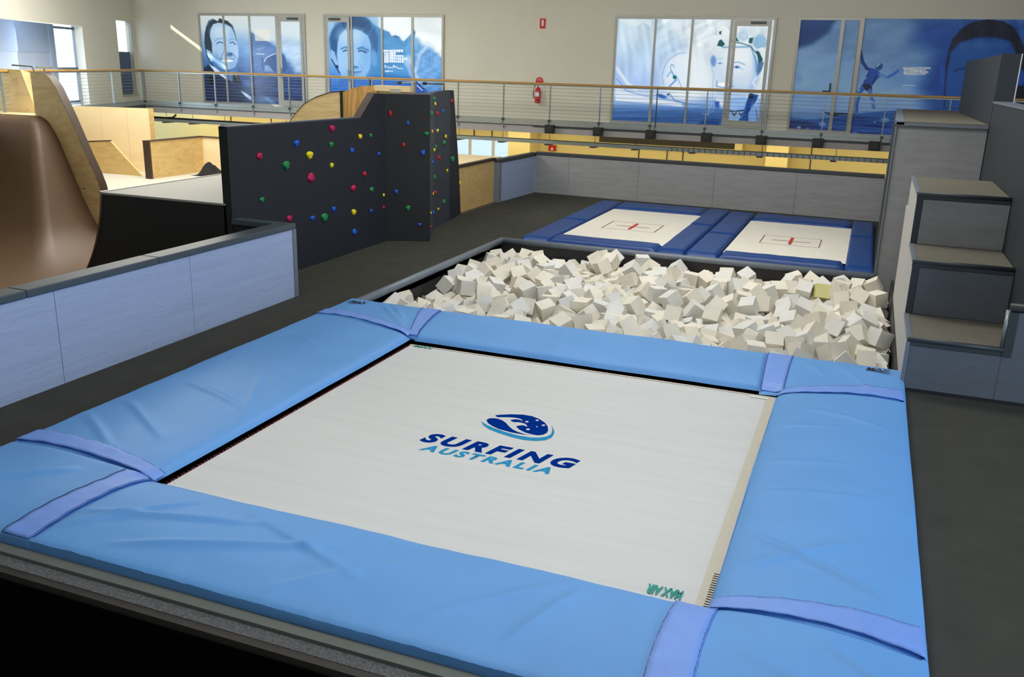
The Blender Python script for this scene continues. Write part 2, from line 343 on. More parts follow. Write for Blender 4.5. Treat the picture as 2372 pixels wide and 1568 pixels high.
for i, x in enumerate((-8.45, -7.03, -5.55, -4.04, -2.62, -1.21, .14)):
    t = thing('bracket_box', (x, 24.7, 1.56), 'black box fixed to the walkway fascia under the railing, %s of seven' % ordn[i], 'bracket box', 'black boxes on the walkway edge')
    MB().box(x - .135, x + .135, 24.62, 24.735, 1.555, 1.79).build('case', 'blackbox', t, bevel=.008)
    MB().box(x - .09, x + .09, 24.605, 24.62, 1.59, 1.76).build('front_plate', 'black', t, bevel=.004)

# galvanised cable tray slung under the walkway
ct = thing('cable_tray', (-8, 25.0, 1.28), 'long galvanised cable tray slung beneath the walkway', 'cable tray')
B(-24, .7, 24.95, 24.97, 1.24, 1.33).build('side_rail', 'steel', ct); B(-24, .7, 25.3, 25.32, 1.24, 1.33).build('side_rail', 'steel', ct)
rg = MB()
for k in range(150): rg.box(-23.8 + k * .163, -23.77 + k * .163, 24.97, 25.3, 1.235, 1.25)
tag(rg.build('rung', 'steel', ct), kind='stuff')
rg = MB()
for k in range(38): rg.box(-5 + k * .15, -4.985 + k * .15, 24.935, 24.95, 1.24, 1.33)
tag(rg.build('slot', 'shutter', ct), kind='stuff')
MB().tube([(-24, 25.1, 1.36), (-21.9, 25.1, 1.35), (-19, 25.1, 1.335), (-12, 25.1, 1.335)], .035).build('cable', 'black', ct)
MB().tube([(-22.4, 25.05, 1.36), (-22.1, 25.05, 1.38), (-21.95, 25.05, 1.46), (-21.93, 25.05, 1.56)], .03).build('cable', 'black', ct)
for x in (-22.3, -21.2, -19.9, -17.5, -11.4, -10.0, -8.55, -7.2, -6.0, -4.4, -2.6, -.75): 
    MB().tube([(x, 25.0, 1.3), (x, 25.0, 1.58)], .007, 5).build('hanger', 'steel_dk', ct)
    MB().box(x - .12, x + .03, 24.9, 25.34, 1.2, 1.235).build('bracket', 'steel_dk', ct)

# wall signs, extinguisher
sg = thing('location_sign', (-9.41, YB, 4.5), 'small red fire extinguisher location sign high on the back wall', 'sign')
B(-9.50, -9.32, YB - .012, YB, 4.44, 4.72).build('plate', 'redpaint', sg)
B(-9.44, -9.38, YB - .016, YB - .012, 4.51, 4.68).build('extinguisher_symbol', 'white', sg)
sg = thing('round_sign', (-9.45, YB, 2.98), 'round red fire sign just above the handrail on the back wall', 'sign')
MB().prism([(-9.45 + .12 * math.cos(a), YB - .012, 2.94 + .12 * math.sin(a)) for a in [k * math.pi / 12 for k in range(24)]], (0, .012, 0)).build('plate', 'redpaint', sg)
for r in (.035, .065): MB().tube([(-9.45 + r * math.cos(a), YB - .014, 2.95 + r * math.sin(a)) for a in [k * math.pi / 10 for k in range(11)]], .005, 5).build('arc_symbol', 'white', sg)
fe = thing('fire_extinguisher', (-9.45, YB - .12, 2.4), 'red fire extinguisher hanging on the back wall behind the railing', 'fire extinguisher')
prof = [(0, 2.30), (.075, 2.31), (.085, 2.34), (.085, 2.66), (.07, 2.72), (.03, 2.76), (.025, 2.80), (0, 2.80)]
lm = MB(); lm.grid(lambda u, v: (lambda r, z: (-9.45 + r * math.cos(u * 6.2832), YB - .12 + r * math.sin(u * 6.2832), z))(*prof[min(int(round(v * 7)), 7)]), 20, 7).build('cylinder', 'redpaint', fe, smooth=True)
B(-9.50, -9.38, YB - .215, YB - .2, 2.50, 2.62).build('label', 'white', fe)
MB().tube([(-9.45, YB - .12, 2.80), (-9.45, YB - .14, 2.86), (-9.36, YB - .14, 2.86)], .014).build('handle', 'black', fe)
MB().tube([(-9.47, YB - .14, 2.84), (-9.55, YB - .14, 2.80), (-9.585, YB - .14, 2.65), (-9.575, YB - .14, 2.5), (-9.54, YB - .14, 2.45)], .014).build('hose', 'black', fe)
B(-9.55, -9.28, YB - .012, YB, 2.24, 2.82).build('backing_plate', 'white', fe)
sg = thing('fire_point_sign', (-9.6, 28.44, .86), 'tiny red fire sign on the cream wall beneath the walkway', 'sign')
B(-9.75, -9.5, 28.43, 28.47, .74, .92).build('plate', 'redpaint', sg); MB().prism([(-9.68, 28.42, .76), (-9.57, 28.42, .76), (-9.625, 28.42, .87)], (0, .01, 0)).build('triangle_symbol', 'white', sg)

# ================================================ PRINTED WINDOW FILMS (flat prints, drawn in the panel's own coordinates)
def sm(x): x = np.clip(x, 0, 1); return x * x * (3 - 2 * x)
class Art:
    def __init__(s, x0, x1, z0, z1, quad, nx, nz):
        s.r = (x0, x1, z0, z1); s.nx, s.nz = nx, nz
        S, T = np.meshgrid(np.linspace(0, 1, nx), np.linspace(0, 1, nz))       # T = 0 at the top
        q = [np.array(p) for p in quad]
        for k, nm in ((0, 'PU'), (1, 'PV')):
            setattr(s, nm, (1 - T) * ((1 - S) * q[0][k] + S * q[1][k]) + T * ((1 - S) * q[3][k] + S * q[2][k]))
        s.C = np.zeros((nz, nx, 3)); s.view(0, 0, 1)
    def view(s, ox, oy, k): s.X = (s.PU - ox) * k; s.Y = (s.PV - oy) * k
    def mixm(s, m, col): m = m[..., None]; s.C = s.C * (1 - m) + np.array(col, float) * m
    def grad(s, stops):
        ys = [a for a, _ in stops]
        for c in range(3): s.C[..., c] = np.interp(s.Y, ys, [b[c] for _, b in stops])
    def ell(s, cx, cy, rx, ry, col, soft=.2, rot=0, a=1.0):
        c, n = math.cos(rot), math.sin(rot); dx, dy = s.X - cx, s.Y - cy
        d = np.sqrt(((dx * c + dy * n) / rx) ** 2 + ((-dx * n + dy * c) / ry) ** 2)
        s.mixm(a * (1 - sm((d - 1 + soft) / (2 * soft))), col)
    def _seg(s, p, q):
        px, py = p; dx, dy = q[0] - px, q[1] - py; t = np.clip(((s.X - px) * dx + (s.Y - py) * dy) / (dx * dx + dy * dy + 1e-9), 0, 1)
        return np.hypot(s.X - px - t * dx, s.Y - py - t * dy)
    def line(s, pts, w, col, soft=2, a=1.0):
        d = np.min([s._seg(pts[i], pts[i + 1]) for i in range(len(pts) - 1)], axis=0)
        s.mixm(a * (1 - sm((d - w / 2 + soft / 2) / soft)), col)
    def poly(s, pts, col, soft=6, a=1.0):
        ins = np.zeros(s.X.shape, bool); d = None
        for i in range(len(pts)):
            (x1, y1), (x2, y2) = pts[i], pts[(i + 1) % len(pts)]
            if y1 != y2: ins ^= ((y1 > s.Y) != (y2 > s.Y)) & (s.X < (x2 - x1) * (s.Y - y1) / (y2 - y1) + x1)
            e = s._seg(pts[i], pts[(i + 1) % len(pts)]); d = e if d is None else np.minimum(d, e)
        sd = np.where(ins, -d, d)
        s.mixm(a * (1 - sm((sd + soft / 2) / soft)), col)
    def noise(s, k, ax, ay, seed=0, wx=1, wy=1):
        r = np.random.RandomState(seed); o = np.zeros(s.X.shape)
        for i in range(9):
            f = 1.6 ** i; th = r.rand() * 6.28
            o += np.sin(s.X * ax * f * (math.cos(th) * .6 + .7) + s.Y * ay * f * math.sin(th) + r.rand() * 6.28 + 1.3 * np.sin(s.Y * ay * f * .7 + r.rand() * 6)) / f ** .8
        return o * k
    def shade(s, n, mask=None):
        if mask is None: mask = 1
        s.C = s.C + (n * mask)[..., None] * np.array([1, 1, 1])
    def pane(s, x0, x1, z0, z1, y, name, m, parent):
        X0, X1, Z0, Z1 = s.r
        i0, i1 = [int(round((x - X0) / (X1 - X0) * (s.nx - 1))) for x in (x0, x1)]
        j0, j1 = [int(round((Z1 - z) / (Z1 - Z0) * (s.nz - 1))) for z in (z1, z0)]
        i1 = min(i1, s.nx - 1); j1 = min(j1, s.nz - 1)
        w, h = i1 - i0 + 1, j1 - j0 + 1
        xs = np.linspace(x0, x1, w); zs = np.linspace(z1, z0, h)
        co = np.empty((h, w, 3)); co[..., 0] = xs[None]; co[..., 1] = y; co[..., 2] = zs[:, None]
        idx = np.arange(w * h).reshape(h, w)
        f = np.stack([idx[:-1, :-1], idx[1:, :-1], idx[1:, 1:], idx[:-1, 1:]], -1).reshape(-1, 4)
        me = bpy.data.meshes.new(name); me.vertices.add(w * h); me.vertices.foreach_set('co', co.ravel())
        me.loops.add(f.size); me.loops.foreach_set('vertex_index', f.ravel().astype(np.int32))
        me.polygons.add(len(f)); me.polygons.foreach_set('loop_start', np.arange(0, f.size, 4, dtype=np.int32)); me.update(calc_edges=True)
        c = np.clip(s.C[j0:j1 + 1, i0:i1 + 1] / 255, 0, 1); c = np.where(c <= .04045, c / 12.92, ((c + .055) / 1.055) ** 2.4)
        at = me.color_attributes.new('print', 'FLOAT_COLOR', 'POINT'); at.data.foreach_set('color', np.concatenate([c, np.ones((h, w, 1))], -1).ravel())
        me.materials.append(M[m]); o = bpy.data.objects.new(name, me); COL.objects.link(o)
        if parent is not None: o.location = -wloc(parent); o.parent = parent
        return o

ZT, ZB = 4.80, 1.83
def frame(parent, x0, x1, cols, y=YB, z0=ZB, z1=ZT, w=.07):
    B(x0, x1, y - .05, y, z1 - w, z1).build('frame_head', 'alu', parent); B(x0, x1, y - .05, y, z0, z0 + w).build('frame_sill', 'alu', parent)
    B(x0, x0 + w, y - .05, y, z0 + w, z1 - w).build('jamb', 'alu', parent); B(x1 - w, x1, y - .05, y, z0 + w, z1 - w).build('jamb', 'alu', parent)
    for c, cw in cols: B(c - cw / 2, c + cw / 2, y - .055, y, z0 + w, z1 - w).build('mullion', 'alu', parent)
def glazed(name, x0, x1, cols, art, m, z0=ZB, z1=ZT):
    t = struct(thing(name, ((x0 + x1) / 2, YB, z0)))
    frame(t, x0, x1, cols, YB, z0, z1)
    ed = [x0 + .07] + sum([[c - w / 2, c + w / 2] for c, w in cols], []) + [x1 - .07]
    for i in range(0, len(ed), 2):
        if ed[i + 1] - ed[i] > .1: art.pane(ed[i], ed[i + 1], z0 + .07, z1 - .07, YB - .012, 'pane', m, t)
    return t
def door(name, x0, x1, art, m, hinge_left=True, z0=ZB + .03, z1=4.72, handle=True):
    t = struct(thing(name, ((x0 + x1) / 2, YB, z0))); y = YB - .075
    for a in ((x0, x1, z1 - .16, z1), (x0, x1, z0, z0 + .2)): B(a[0], a[1], y, YB - .05, a[2], a[3]).build('door_rail', 'alu', t)
    B(x0, x0 + .09, y, YB - .05, z0 + .2, z1 - .16).build('door_stile', 'alu', t); B(x1 - .09, x1, y, YB - .05, z0 + .2, z1 - .16).build('door_stile', 'alu', t)
    art.pane(x0 + .09, x1 - .09, z0 + .2, z1 - .16, y + .008, 'pane', m, t)
    xc = x1 - .35 if hinge_left else x0 + .35
    B(xc - .2, xc + .2, y - .05, y, z1 - .1, z1 - .04).build('door_closer', 'steel_dk', t)
    if handle:
        xh = x0 + .05 if hinge_left else x1 - .05
        MB().tube([(xh, y - .03, 2.75), (xh, y - .03, 3.1)], .014).build('handle', 'steel', t)
    return t

# --- first window film: smiling woman, breaking wave
A = Art(-21.9, -17.63, ZB, ZT, [(460, 31), (706.7, 32.6), (714.9, 252.6), (474.5, 240.9)], 240, 180); A.view(450, 20, 6.533)
A.grad([(80, (214, 220, 218)), (300, (190, 208, 222)), (520, (120, 160, 208)), (700, (84, 128, 186)), (900, (52, 92, 152)), (1100, (34, 66, 122)), (1450, (24, 46, 92))])
A.poly([(1260, 60), (1800, 60), (1800, 1000), (1560, 960), (1400, 700), (1250, 480)], (178, 202, 226), 120, .8)
A.poly([(1300, 60), (1800, 60), (1800, 500), (1300, 400)], (208, 220, 226), 160, .7)
A.poly([(860, 60), (1260, 60), (1260, 520), (1130, 470), (1000, 400), (870, 330)], (200, 212, 220), 90, .9)
A.poly([(880, 350), (1000, 420), (1130, 490), (1230, 560), (1400, 720), (1440, 950), (880, 950)], (56, 94, 152), 40, .85)
A.shade(A.noise(9, .012, .02, 3), sm((A.Y - 300) / 300) * sm((A.X - 650) / 100))
A.poly([(930, 300), (1170, 305), (1165, 490), (945, 480)], (216, 216, 206), 8, .75)
A.line([(970, 684), (1080, 684)], 9, (225, 235, 245)); A.line([(970, 610), (1040, 600), (1100, 570)], 5, (170, 190, 215))
A.poly([(1080, 790), (1120, 740), (1200, 690), (1260, 680), (1260, 950), (1080, 950)], (38, 72, 128), 14)
A.line([(1080, 800), (1110, 740), (1190, 700), (1250, 675)], 12, (190, 205, 225)); A.line([(1040, 740), (1060, 800), (1050, 880), (1085, 930)], 12, (18, 30, 62))
A.poly([(1090, 850), (1150, 860), (1220, 950), (1080, 950)], (110, 144, 190), 16)
A.poly([(1340, 640), (1400, 720), (1440, 900), (1400, 960), (1340, 960)], (44, 80, 138), 24)
hair = [(160, 520), (165, 380), (190, 260), (225, 180), (290, 150), (350, 175), (370, 190), (400, 140), (440, 160), (520, 180), (600, 250), (640, 370), (665, 480), (640, 500), (600, 330), (480, 230), (380, 210), (300, 235), (270, 300), (250, 400), (280, 520), (290, 680), (230, 640), (190, 640)]
A.poly(hair, (44, 58, 72), 10)
A.line([(200, 260), (235, 190), (290, 165)], 14, (80, 150, 175), 14, .8)
face = [(255, 330), (300, 250), (380, 215), (480, 225), (580, 280), (625, 370), (655, 480), (685, 600), (690, 700), (670, 800), (640, 880), (560, 930), (480, 930), (380, 880), (310, 800), (285, 680), (280, 520), (250, 420)]
A.poly(face, (160, 194, 228), 16)
A.ell(420, 340, 140, 90, (188, 212, 236), .6); A.ell(600, 420, 60, 120, (136, 176, 218), .8, 0, .5)
A.ell(600, 850, 70, 110, (96, 144, 200), .9, 0, .5); A.ell(360, 800, 70, 120, (84, 130, 186), .8, -.3, .7)
A.line([(330, 485), (370, 450), (450, 448)], 7, (84, 122, 172), 8); A.line([(540, 480), (590, 455), (640, 465)], 8, (84, 122, 172), 8)
A.line([(355, 530), (390, 500), (450, 512)], 13, (36, 60, 110), 8); A.line([(555, 518), (600, 500), (645, 538)], 13, (36, 60, 110), 8)
A.line([(540, 560), (520, 660)], 6, (120, 156, 204), 12); A.ell(555, 690, 50, 32, (64, 104, 160), .7); A.ell(575, 685, 16, 12, (30, 56, 104), .6)
A.line([(465, 640), (415, 765)], 7, (44, 76, 126), 6); A.line([(615, 690), (655, 750)], 8, (70, 106, 160), 8)
A.poly([(420, 765), (520, 752), (615, 760), (600, 800), (510, 812), (440, 790)], (220, 232, 242), 10); A.line([(418, 768), (520, 758), (618, 764)], 9, (40, 66, 116), 5)
A.poly([(190, 610), (250, 640), (290, 700), (302, 790), (260, 800), (215, 730)], (158, 190, 224), 12); A.line([(175, 560), (205, 720), (250, 800), (300, 870)], 12, (16, 24, 40), 6)
A.poly([(300, 800), (380, 880), (480, 930), (640, 900), (690, 960), (640, 1180), (300, 1000)], (70, 112, 168), 24)
A.poly([(150, 900), (230, 840), (520, 1070), (720, 1190), (880, 1330), (880, 1450), (160, 1420)], (22, 38, 76), 16)
A.poly([(230, 840), (330, 890), (520, 1050), (500, 1075), (320, 950)], (196, 218, 240), 8); A.poly([(720, 1250), (790, 1280), (880, 1345), (885, 1400), (800, 1345)], (176, 204, 238), 8)
A.poly([(225, 960), (310, 980), (300, 1160), (240, 1150)], (14, 18, 34), 10); A.poly([(600, 960), (690, 1000), (722, 1080), (715, 1160), (600, 1120)], (14, 16, 26), 12); A.line([(640, 1000), (700, 1120)], 5, (100, 130, 180), 4)
A.shade(A.noise(7, .004, .05, 5), sm((A.Y - 950) / 100) * sm((A.X - 720) / 80)); A.ell(1080, 1400, 200, 60, (130, 165, 205), .8, 0, .5)
glazed('window_1', -21.9, -17.63, [(-20.86, .06), (-19.81, .06), (-18.71, .12)], A, 'print_dim'); door('door_1', -18.63, -17.72, A, 'print_dim')

# --- second window film: curly-haired man, surf spray
A = Art(-16.93, -12.62, ZB, ZT, [(749.5, 32.9), (1029.4, 34.7), (1028.3, 267.8), (756.5, 254.6)], 250, 180); A.view(740, 20, 7.467)
A.grad([(130, (150, 190, 226)), (500, (128, 176, 222)), (900, (110, 162, 220)), (1150, (70, 130, 208)), (1400, (30, 96, 186)), (1700, (20, 76, 160))])
A.poly([(1050, 100), (2200, 100), (2200, 900), (1900, 640), (1680, 620), (1480, 560), (1250, 500), (1050, 400)], (226, 236, 242), 90, .95)
A.poly([(560, 120), (800, 130), (980, 280), (1070, 330), (1240, 400), (1290, 500), (1400, 480), (1480, 570), (1620, 420), (1660, 360), (1690, 400), (1640, 640), (1560, 900), (1560, 1200), (560, 1200)], (58, 128, 190), 34, .9)
A.shade(A.noise(8, .006, .012, 8), sm((A.X - 1080) / 80)); A.poly([(1250, 480), (1350, 450), (1440, 500), (1350, 510)], (52, 116, 178), 14)
A.ell(1800, 1000, 190, 330, (92, 152, 218), .5, .15, .75); A.ell(1950, 1200, 230, 300, (110, 166, 224), .6, .3, .7); A.ell(1640, 690, 120, 210, (96, 160, 214), .3, .35, .8)
A.line([(1900, 600), (1740, 820), (1680, 1100), (1730, 1250)], 50, (196, 216, 240), 60, .7); A.shade(A.noise(10, .03, .03, 11), sm((A.X - 1620) / 60) * sm((A.Y - 500) / 200) * .8)
A.ell(1560, 900, 70, 90, (190, 212, 240), .7, 0, .7); A.line([(1510, 900), (1580, 1060), (1640, 1200)], 44, (150, 186, 232), 50, .7)
A.poly([(1100, 1160), (1620, 1180), (1620, 1500), (600, 1500), (600, 1160)], (20, 88, 184), 60, .7)
A.poly([(1660, 1240), (1760, 1330), (1880, 1480), (1660, 1480)], (14, 70, 170), 12); A.line([(1690, 1250), (1760, 1330), (1880, 1440)], 20, (10, 40, 110), 10); A.line([(1710, 1330), (1800, 1420)], 14, (200, 222, 246), 8)
A.ell(620, 560, 410, 440, (38, 90, 146), .12); A.shade(A.noise(30, .035, .03, 21), np.clip(1.2 - np.hypot((A.X - 620) / 420, (A.Y - 600) / 480), 0, 1))
A.ell(300, 560, 95, 200, (34, 82, 136), .3); A.ell(960, 580, 80, 210, (40, 94, 152), .3); A.ell(690, 250, 200, 110, (28, 74, 126), .4)
A.poly([(345, 580), (385, 450), (470, 370), (640, 350), (740, 380), (870, 470), (915, 620), (915, 900), (890, 1060), (800, 1200), (620, 1290), (470, 1230), (370, 1080), (330, 800)], (142, 186, 230), 30)
A.ell(560, 460, 200, 120, (166, 204, 238), .7, 0, .8); A.ell(830, 800, 90, 260, (98, 156, 216), .9, 0, .6); A.ell(620, 1150, 220, 120, (96, 152, 214), .8, 0, .5)
A.line([(410, 690), (470, 660), (550, 670)], 34, (70, 128, 188), 30); A.line([(690, 690), (760, 665), (865, 720)], 38, (62, 120, 182), 30)
A.line([(445, 735), (490, 712), (550, 716)], 20, (26, 56, 110), 14); A.line([(700, 735), (750, 718), (835, 755)], 22, (26, 60, 116), 14)
A.line([(600, 720), (560, 900), (600, 1010)], 22, (100, 154, 210), 30, .8); A.line([(700, 900), (770, 1060)], 12, (100, 150, 210), 16); A.ell(640, 1010, 60, 22, (64, 116, 180), .6)
A.line([(530, 1085), (640, 1100), (740, 1090)], 18, (48, 98, 166), 12); A.ell(640, 1130, 80, 18, (100, 154, 214), .6)
A.poly([(225, 700), (290, 740), (350, 950), (300, 960), (235, 860)], (130, 176, 222), 16); A.line([(235, 870), (300, 980), (380, 1110)], 20, (20, 50, 100), 10); A.ell(330, 1000, 30, 26, (16, 30, 60), .4); A.ell(970, 850, 50, 150, (94, 150, 210), .4, -.1)
A.poly([(380, 1180), (820, 1180), (960, 1330), (1060, 1500), (300, 1500), (370, 1350)], (40, 104, 190), 18)
for r, c in enumerate([(1140, 1450), (1150, 1340), (1150, 1460), (1150, 1520), (1150, 1480)]):
    y = 705 + r * 46; x = c[0]; k = 0
    while x < c[1]:
        w = [26, 34, 20, 30][k % 4]; A.poly([(x, y), (x + w, y), (x + w - (k % 3) * 4, y + 42), (x + (k % 2) * 6, y + 42)], (236, 242, 252), 5); x += w + 6; k += 1
A.line([(1155, 1020), (1165, 970), (1185, 1010), (1220, 1000), (1230, 1025), (1270, 1015), (1280, 1020)], 9, (240, 246, 252), 5); A.line([(1300, 1025), (1310, 975), (1330, 980), (1320, 1010), (1370, 1000), (1380, 1030), (1480, 1030)], 9, (240, 246, 252), 5)
for k in range(8): A.poly([(1160 + k * 18, 1068), (1172 + k * 18, 1068), (1172 + k * 18, 1092), (1160 + k * 18, 1092)], (230, 238, 250), 4)
glazed('window_2', -16.93, -12.62, [(-15.88, .06), (-14.78, .06), (-13.70, .07)], A, 'print_dim'); door('door_2', -16.83, -15.94, A, 'print_dim', False)

# --- third window film: pale wave with surfer, woman wearing a flower crown
A = Art(-7.2, -2.72, ZB, ZT, [(1426.7, 37.2), (1801, 39.7), (1773.2, 304), (1412.7, 286.5)], 300, 205); A.view(1420, 30, 5.8)
A.grad([(80, (200, 222, 236)), (300, (206, 226, 242)), (600, (196, 220, 248)), (950, (180, 206, 246)), (1080, (206, 222, 246)), (1200, (160, 190, 232)), (1300, (90, 134, 194)), (1420, (62, 104, 166)), (1560, (70, 110, 164))])
A.poly([(560, 40), (2300, 40), (2300, 1100), (1040, 1100), (1040, 450), (900, 250), (700, 120)], (226, 237, 246), 120, .95)
A.shade(A.noise(7, .02, .004, 31), sm((1000 - A.Y) / 200)); A.shade(A.noise(6, .03, .03, 33), sm((600 - A.Y) / 200) * sm((A.X - 560) / 50))
A.poly([(90, 90), (200, 140), (330, 190), (420, 110), (540, 190), (545, 90)], (232, 242, 248), 30, .7)
A.ell(1010, 850, 320, 340, (240, 248, 254), .3, 0, .8); A.line([(1010, 525), (900, 545), (790, 610), (720, 720), (690, 850), (710, 960)], 10, (150, 186, 232), 14, .9)
A.line([(60, 740), (200, 930), (330, 1040)], 40, (226, 238, 252), 40); A.line([(60, 880), (200, 1050), (480, 1125), (700, 1180), (960, 1210), (1300, 1250)], 8, (96, 146, 216), 12); A.poly([(40, 1000), (200, 1060), (480, 1130), (960, 1215), (960, 1260), (40, 1180)], (222, 234, 250), 30)
A.shade(A.noise(9, .003, .05, 35), sm((A.Y - 1200) / 60))
A.line([(815, 770), (800, 720), (820, 685), (850, 700), (845, 730)], 9, (104, 150, 214), 8); A.line([(800, 790), (760, 850)], 18, (150, 190, 236), 12); A.line([(815, 775), (850, 840)], 26, (150, 192, 236), 14); A.ell(862, 860, 28, 27, (24, 130, 140), .25)
A.line([(880, 895), (790, 985)], 24, (130, 176, 230), 12); A.line([(900, 870), (955, 1000)], 8, (110, 160, 220), 6); A.ell(680, 1120, 70, 26, (60, 116, 196), .5, .3); A.line([(780, 1070), (860, 1180), (1000, 1215)], 9, (60, 110, 190), 8); A.ell(770, 1096, 16, 12, (14, 40, 110), .3)
A.view(1600, 30, 5.6)
A.poly([(300, 560), (340, 480), (450, 380), (640, 340), (800, 420), (870, 600), (880, 800), (800, 1000), (740, 1180), (600, 1270), (460, 1260), (360, 1150), (330, 1000), (310, 800)], (214, 230, 248), 60)
A.ell(640, 560, 190, 200, (240, 247, 253), .7); A.ell(600, 1040, 180, 90, (180, 208, 246), .8, 0, .7); A.line([(860, 560), (870, 800), (800, 1000)], 70, (160, 196, 238), 80, .7); A.line([(300, 700), (330, 800), (310, 960), (310, 1140), (250, 1320)], 8, (170, 202, 240), 10); A.line([(450, 440), (800, 430), (860, 600), (870, 760)], 16, (90, 150, 196), 26, .8)
A.line([(570, 635), (650, 630), (720, 660)], 16, (150, 190, 226), 22); A.ell(625, 695, 34, 17, (90, 150, 206), .6); A.ell(618, 692, 12, 12, (40, 90, 160), .4); A.line([(650, 700), (700, 725)], 7, (120, 168, 216), 8); A.ell(410, 648, 30, 10, (120, 166, 216), .5); A.line([(370, 590), (450, 585)], 9, (170, 204, 236), 12)
A.line([(540, 800), (580, 900), (560, 950)], 9, (180, 210, 240), 14); A.line([(372, 880), (365, 950), (440, 960), (540, 968)], 12, (110, 146, 204), 10, .8); A.poly([(390, 900), (520, 905), (550, 945), (440, 955), (380, 940)], (252, 254, 255), 10); A.ell(570, 950, 8, 8, (80, 130, 190), .5)
A.poly([(480, 1110), (760, 1080), (730, 1250), (600, 1280), (470, 1260)], (150, 190, 246), 30, .8); A.line([(465, 1270), (600, 1282), (730, 1262)], 14, (16, 30, 66), 6)
A.poly([(450, 1290), (720, 1280), (700, 1480), (440, 1460)], (150, 182, 222), 10)
for x in (480, 585, 670): A.line([(x - 22, 1305), (x, 1335), (x + 26, 1300)], 14, (16, 26, 50), 6)
A.poly([(780, 1040), (890, 1060), (870, 1130), (800, 1220), (740, 1400), (600, 1450), (700, 1320), (740, 1150)], (36, 92, 170), 14); A.shade(A.noise(16, .05, .012, 41), sm((A.X - 700) / 50) * sm((A.Y - 1030) / 60) * sm((920 - A.X) / 60))
A.poly([(760, 1300), (900, 1130), (920, 1480), (760, 1480)], (150, 184, 238), 24, .8); A.line([(860, 1250), (880, 1480)], 10, (80, 96, 170), 10); A.ell(800, 1080, 30, 36, (10, 44, 60), .5)
A.poly([(340, 1145), (400, 1150), (396, 1240), (350, 1230)], (60, 110, 200), 10); A.line([(320, 1130), (330, 1260), (250, 1330), (170, 1310)], 8, (130, 170, 226), 8); A.poly([(60, 1480), (180, 1410), (320, 1380), (400, 1400), (400, 1500)], (26, 82, 146), 10)
A.line([(840, 480), (910, 640), (880, 800), (820, 900), (880, 990)], 28, (222, 236, 252), 16); A.poly([(890, 560), (960, 640), (930, 740), (870, 820)], (40, 90, 140), 18, .7)
for x, y, r, c in ((700, 280, 75, (206, 226, 244)), (910, 370, 85, (166, 204, 234)), (460, 250, 70, (244, 249, 253)), (350, 380, 80, (238, 246, 252)), (360, 470, 60, (230, 242, 250)), (610, 200, 60, (240, 247, 252)), (940, 520, 70, (236, 245, 252)), (830, 240, 60, (226, 240, 248))):
    A.ell(x, y, r, r * 1.15, c, .12)
    for k in range(3): A.line([(x + r * (.75 - k * .22) * math.cos(a), y + r * 1.1 * (.75 - k * .22) * math.sin(a)) for a in [k + i * .6 for i in range(8)]], 6, tuple(v - 34 for v in c), 8, .6)
for pts in ([(370, 420), (400, 350), (430, 340), (475, 400), (440, 435)], [(555, 355), (620, 305), (650, 370), (600, 350)], [(780, 320), (830, 310), (815, 390), (770, 380)], [(860, 480), (900, 490), (950, 600), (900, 640)], [(400, 240), (430, 230), (425, 280), (400, 270)]): A.poly(pts, (28, 100, 104), 10)
A.line([(560, 372), (680, 385), (790, 420), (870, 520)], 14, (44, 112, 120), 10, .8); A.ell(325, 620, 36, 70, (130, 166, 220), .4)
A.C = 255 * (np.clip(A.C, 0, 255) / 255) ** 1.22
glazed('window_3', -7.2, -2.72, [(-6.02, .06), (-4.98, .06), (-3.90, .08)], A, 'print_lit'); door('door_3', -3.84, -2.84, A, 'print_lit')

# --- fourth window film and the mural running on from it: airborne surfer over a breaking swell, large face
A = Art(-2.17, 4.2, ZB - .02, ZT, [(1850.3, 40), (2482, 44), (2425.5, 335.7), (1820.5, 306.3)], 430, 210); A.view(1820, 30, 5.225)
A.grad([(80, (92, 128, 170)), (500, (104, 142, 190)), (900, (112, 152, 206)), (1150, (116, 150, 200)), (1250, (80, 124, 186)), (1330, (36, 86, 164)), (1480, (14, 62, 146))])
A.poly([(100, 60), (660, 60), (560, 230), (340, 370), (100, 430)], (14, 56, 116), 90)
A.poly([(1700, 60), (3600, 60), (3600, 1500), (2050, 1500), (1800, 1300), (1700, 900), (1850, 500), (1600, 350)], (16, 66, 146), 340, .95)
A.shade(A.noise(6, .005, .009, 51), sm((1200 - A.Y) / 200)); A.ell(1080, 380, 60, 50, (84, 116, 170), .8, 0, .6); A.ell(1500, 430, 60, 70, (84, 118, 176), .8, 0, .6); A.ell(180, 780, 40, 60, (86, 126, 186), .8, 0, .5)
A.poly([(60, 1290), (300, 1290), (560, 1270), (900, 1220), (1100, 1200), (1350, 1180), (2200, 1180), (2200, 1600), (0, 1600)], (20, 72, 156), 24, .85)
A.shade(A.noise(12, .006, .045, 53), sm((A.Y - 1210) / 60)); A.poly([(40, 1300), (300, 1320), (500, 1370), (300, 1420), (40, 1420)], (10, 38, 92), 40, .8)
for x, y, w in ((175, 1390, 26), (195, 1430, 20), (290, 1405, 16), (480, 1350, 40), (1260, 1300, 44), (1290, 1295, 30), (1140, 1325, 16), (890, 1480, 40)): A.ell(x, y, w, w * .7, (120, 164, 220), .4, 0, .8)
A.poly([(470, 1178), (540, 1205), (740, 1210), (905, 1218), (740, 1235), (560, 1235), (520, 1212)], (8, 20, 52), 5); A.ell(640, 1240, 60, 12, (16, 40, 90), .5)
bd = (16, 72, 158); bk = (10, 48, 120)
A.line([(962, 470), (968, 520)], 40, bk, 6); A.line([(970, 500), (990, 590), (1040, 660), (1100, 690)], 42, bk, 8); A.ell(962, 468, 22, 30, bk, .2)
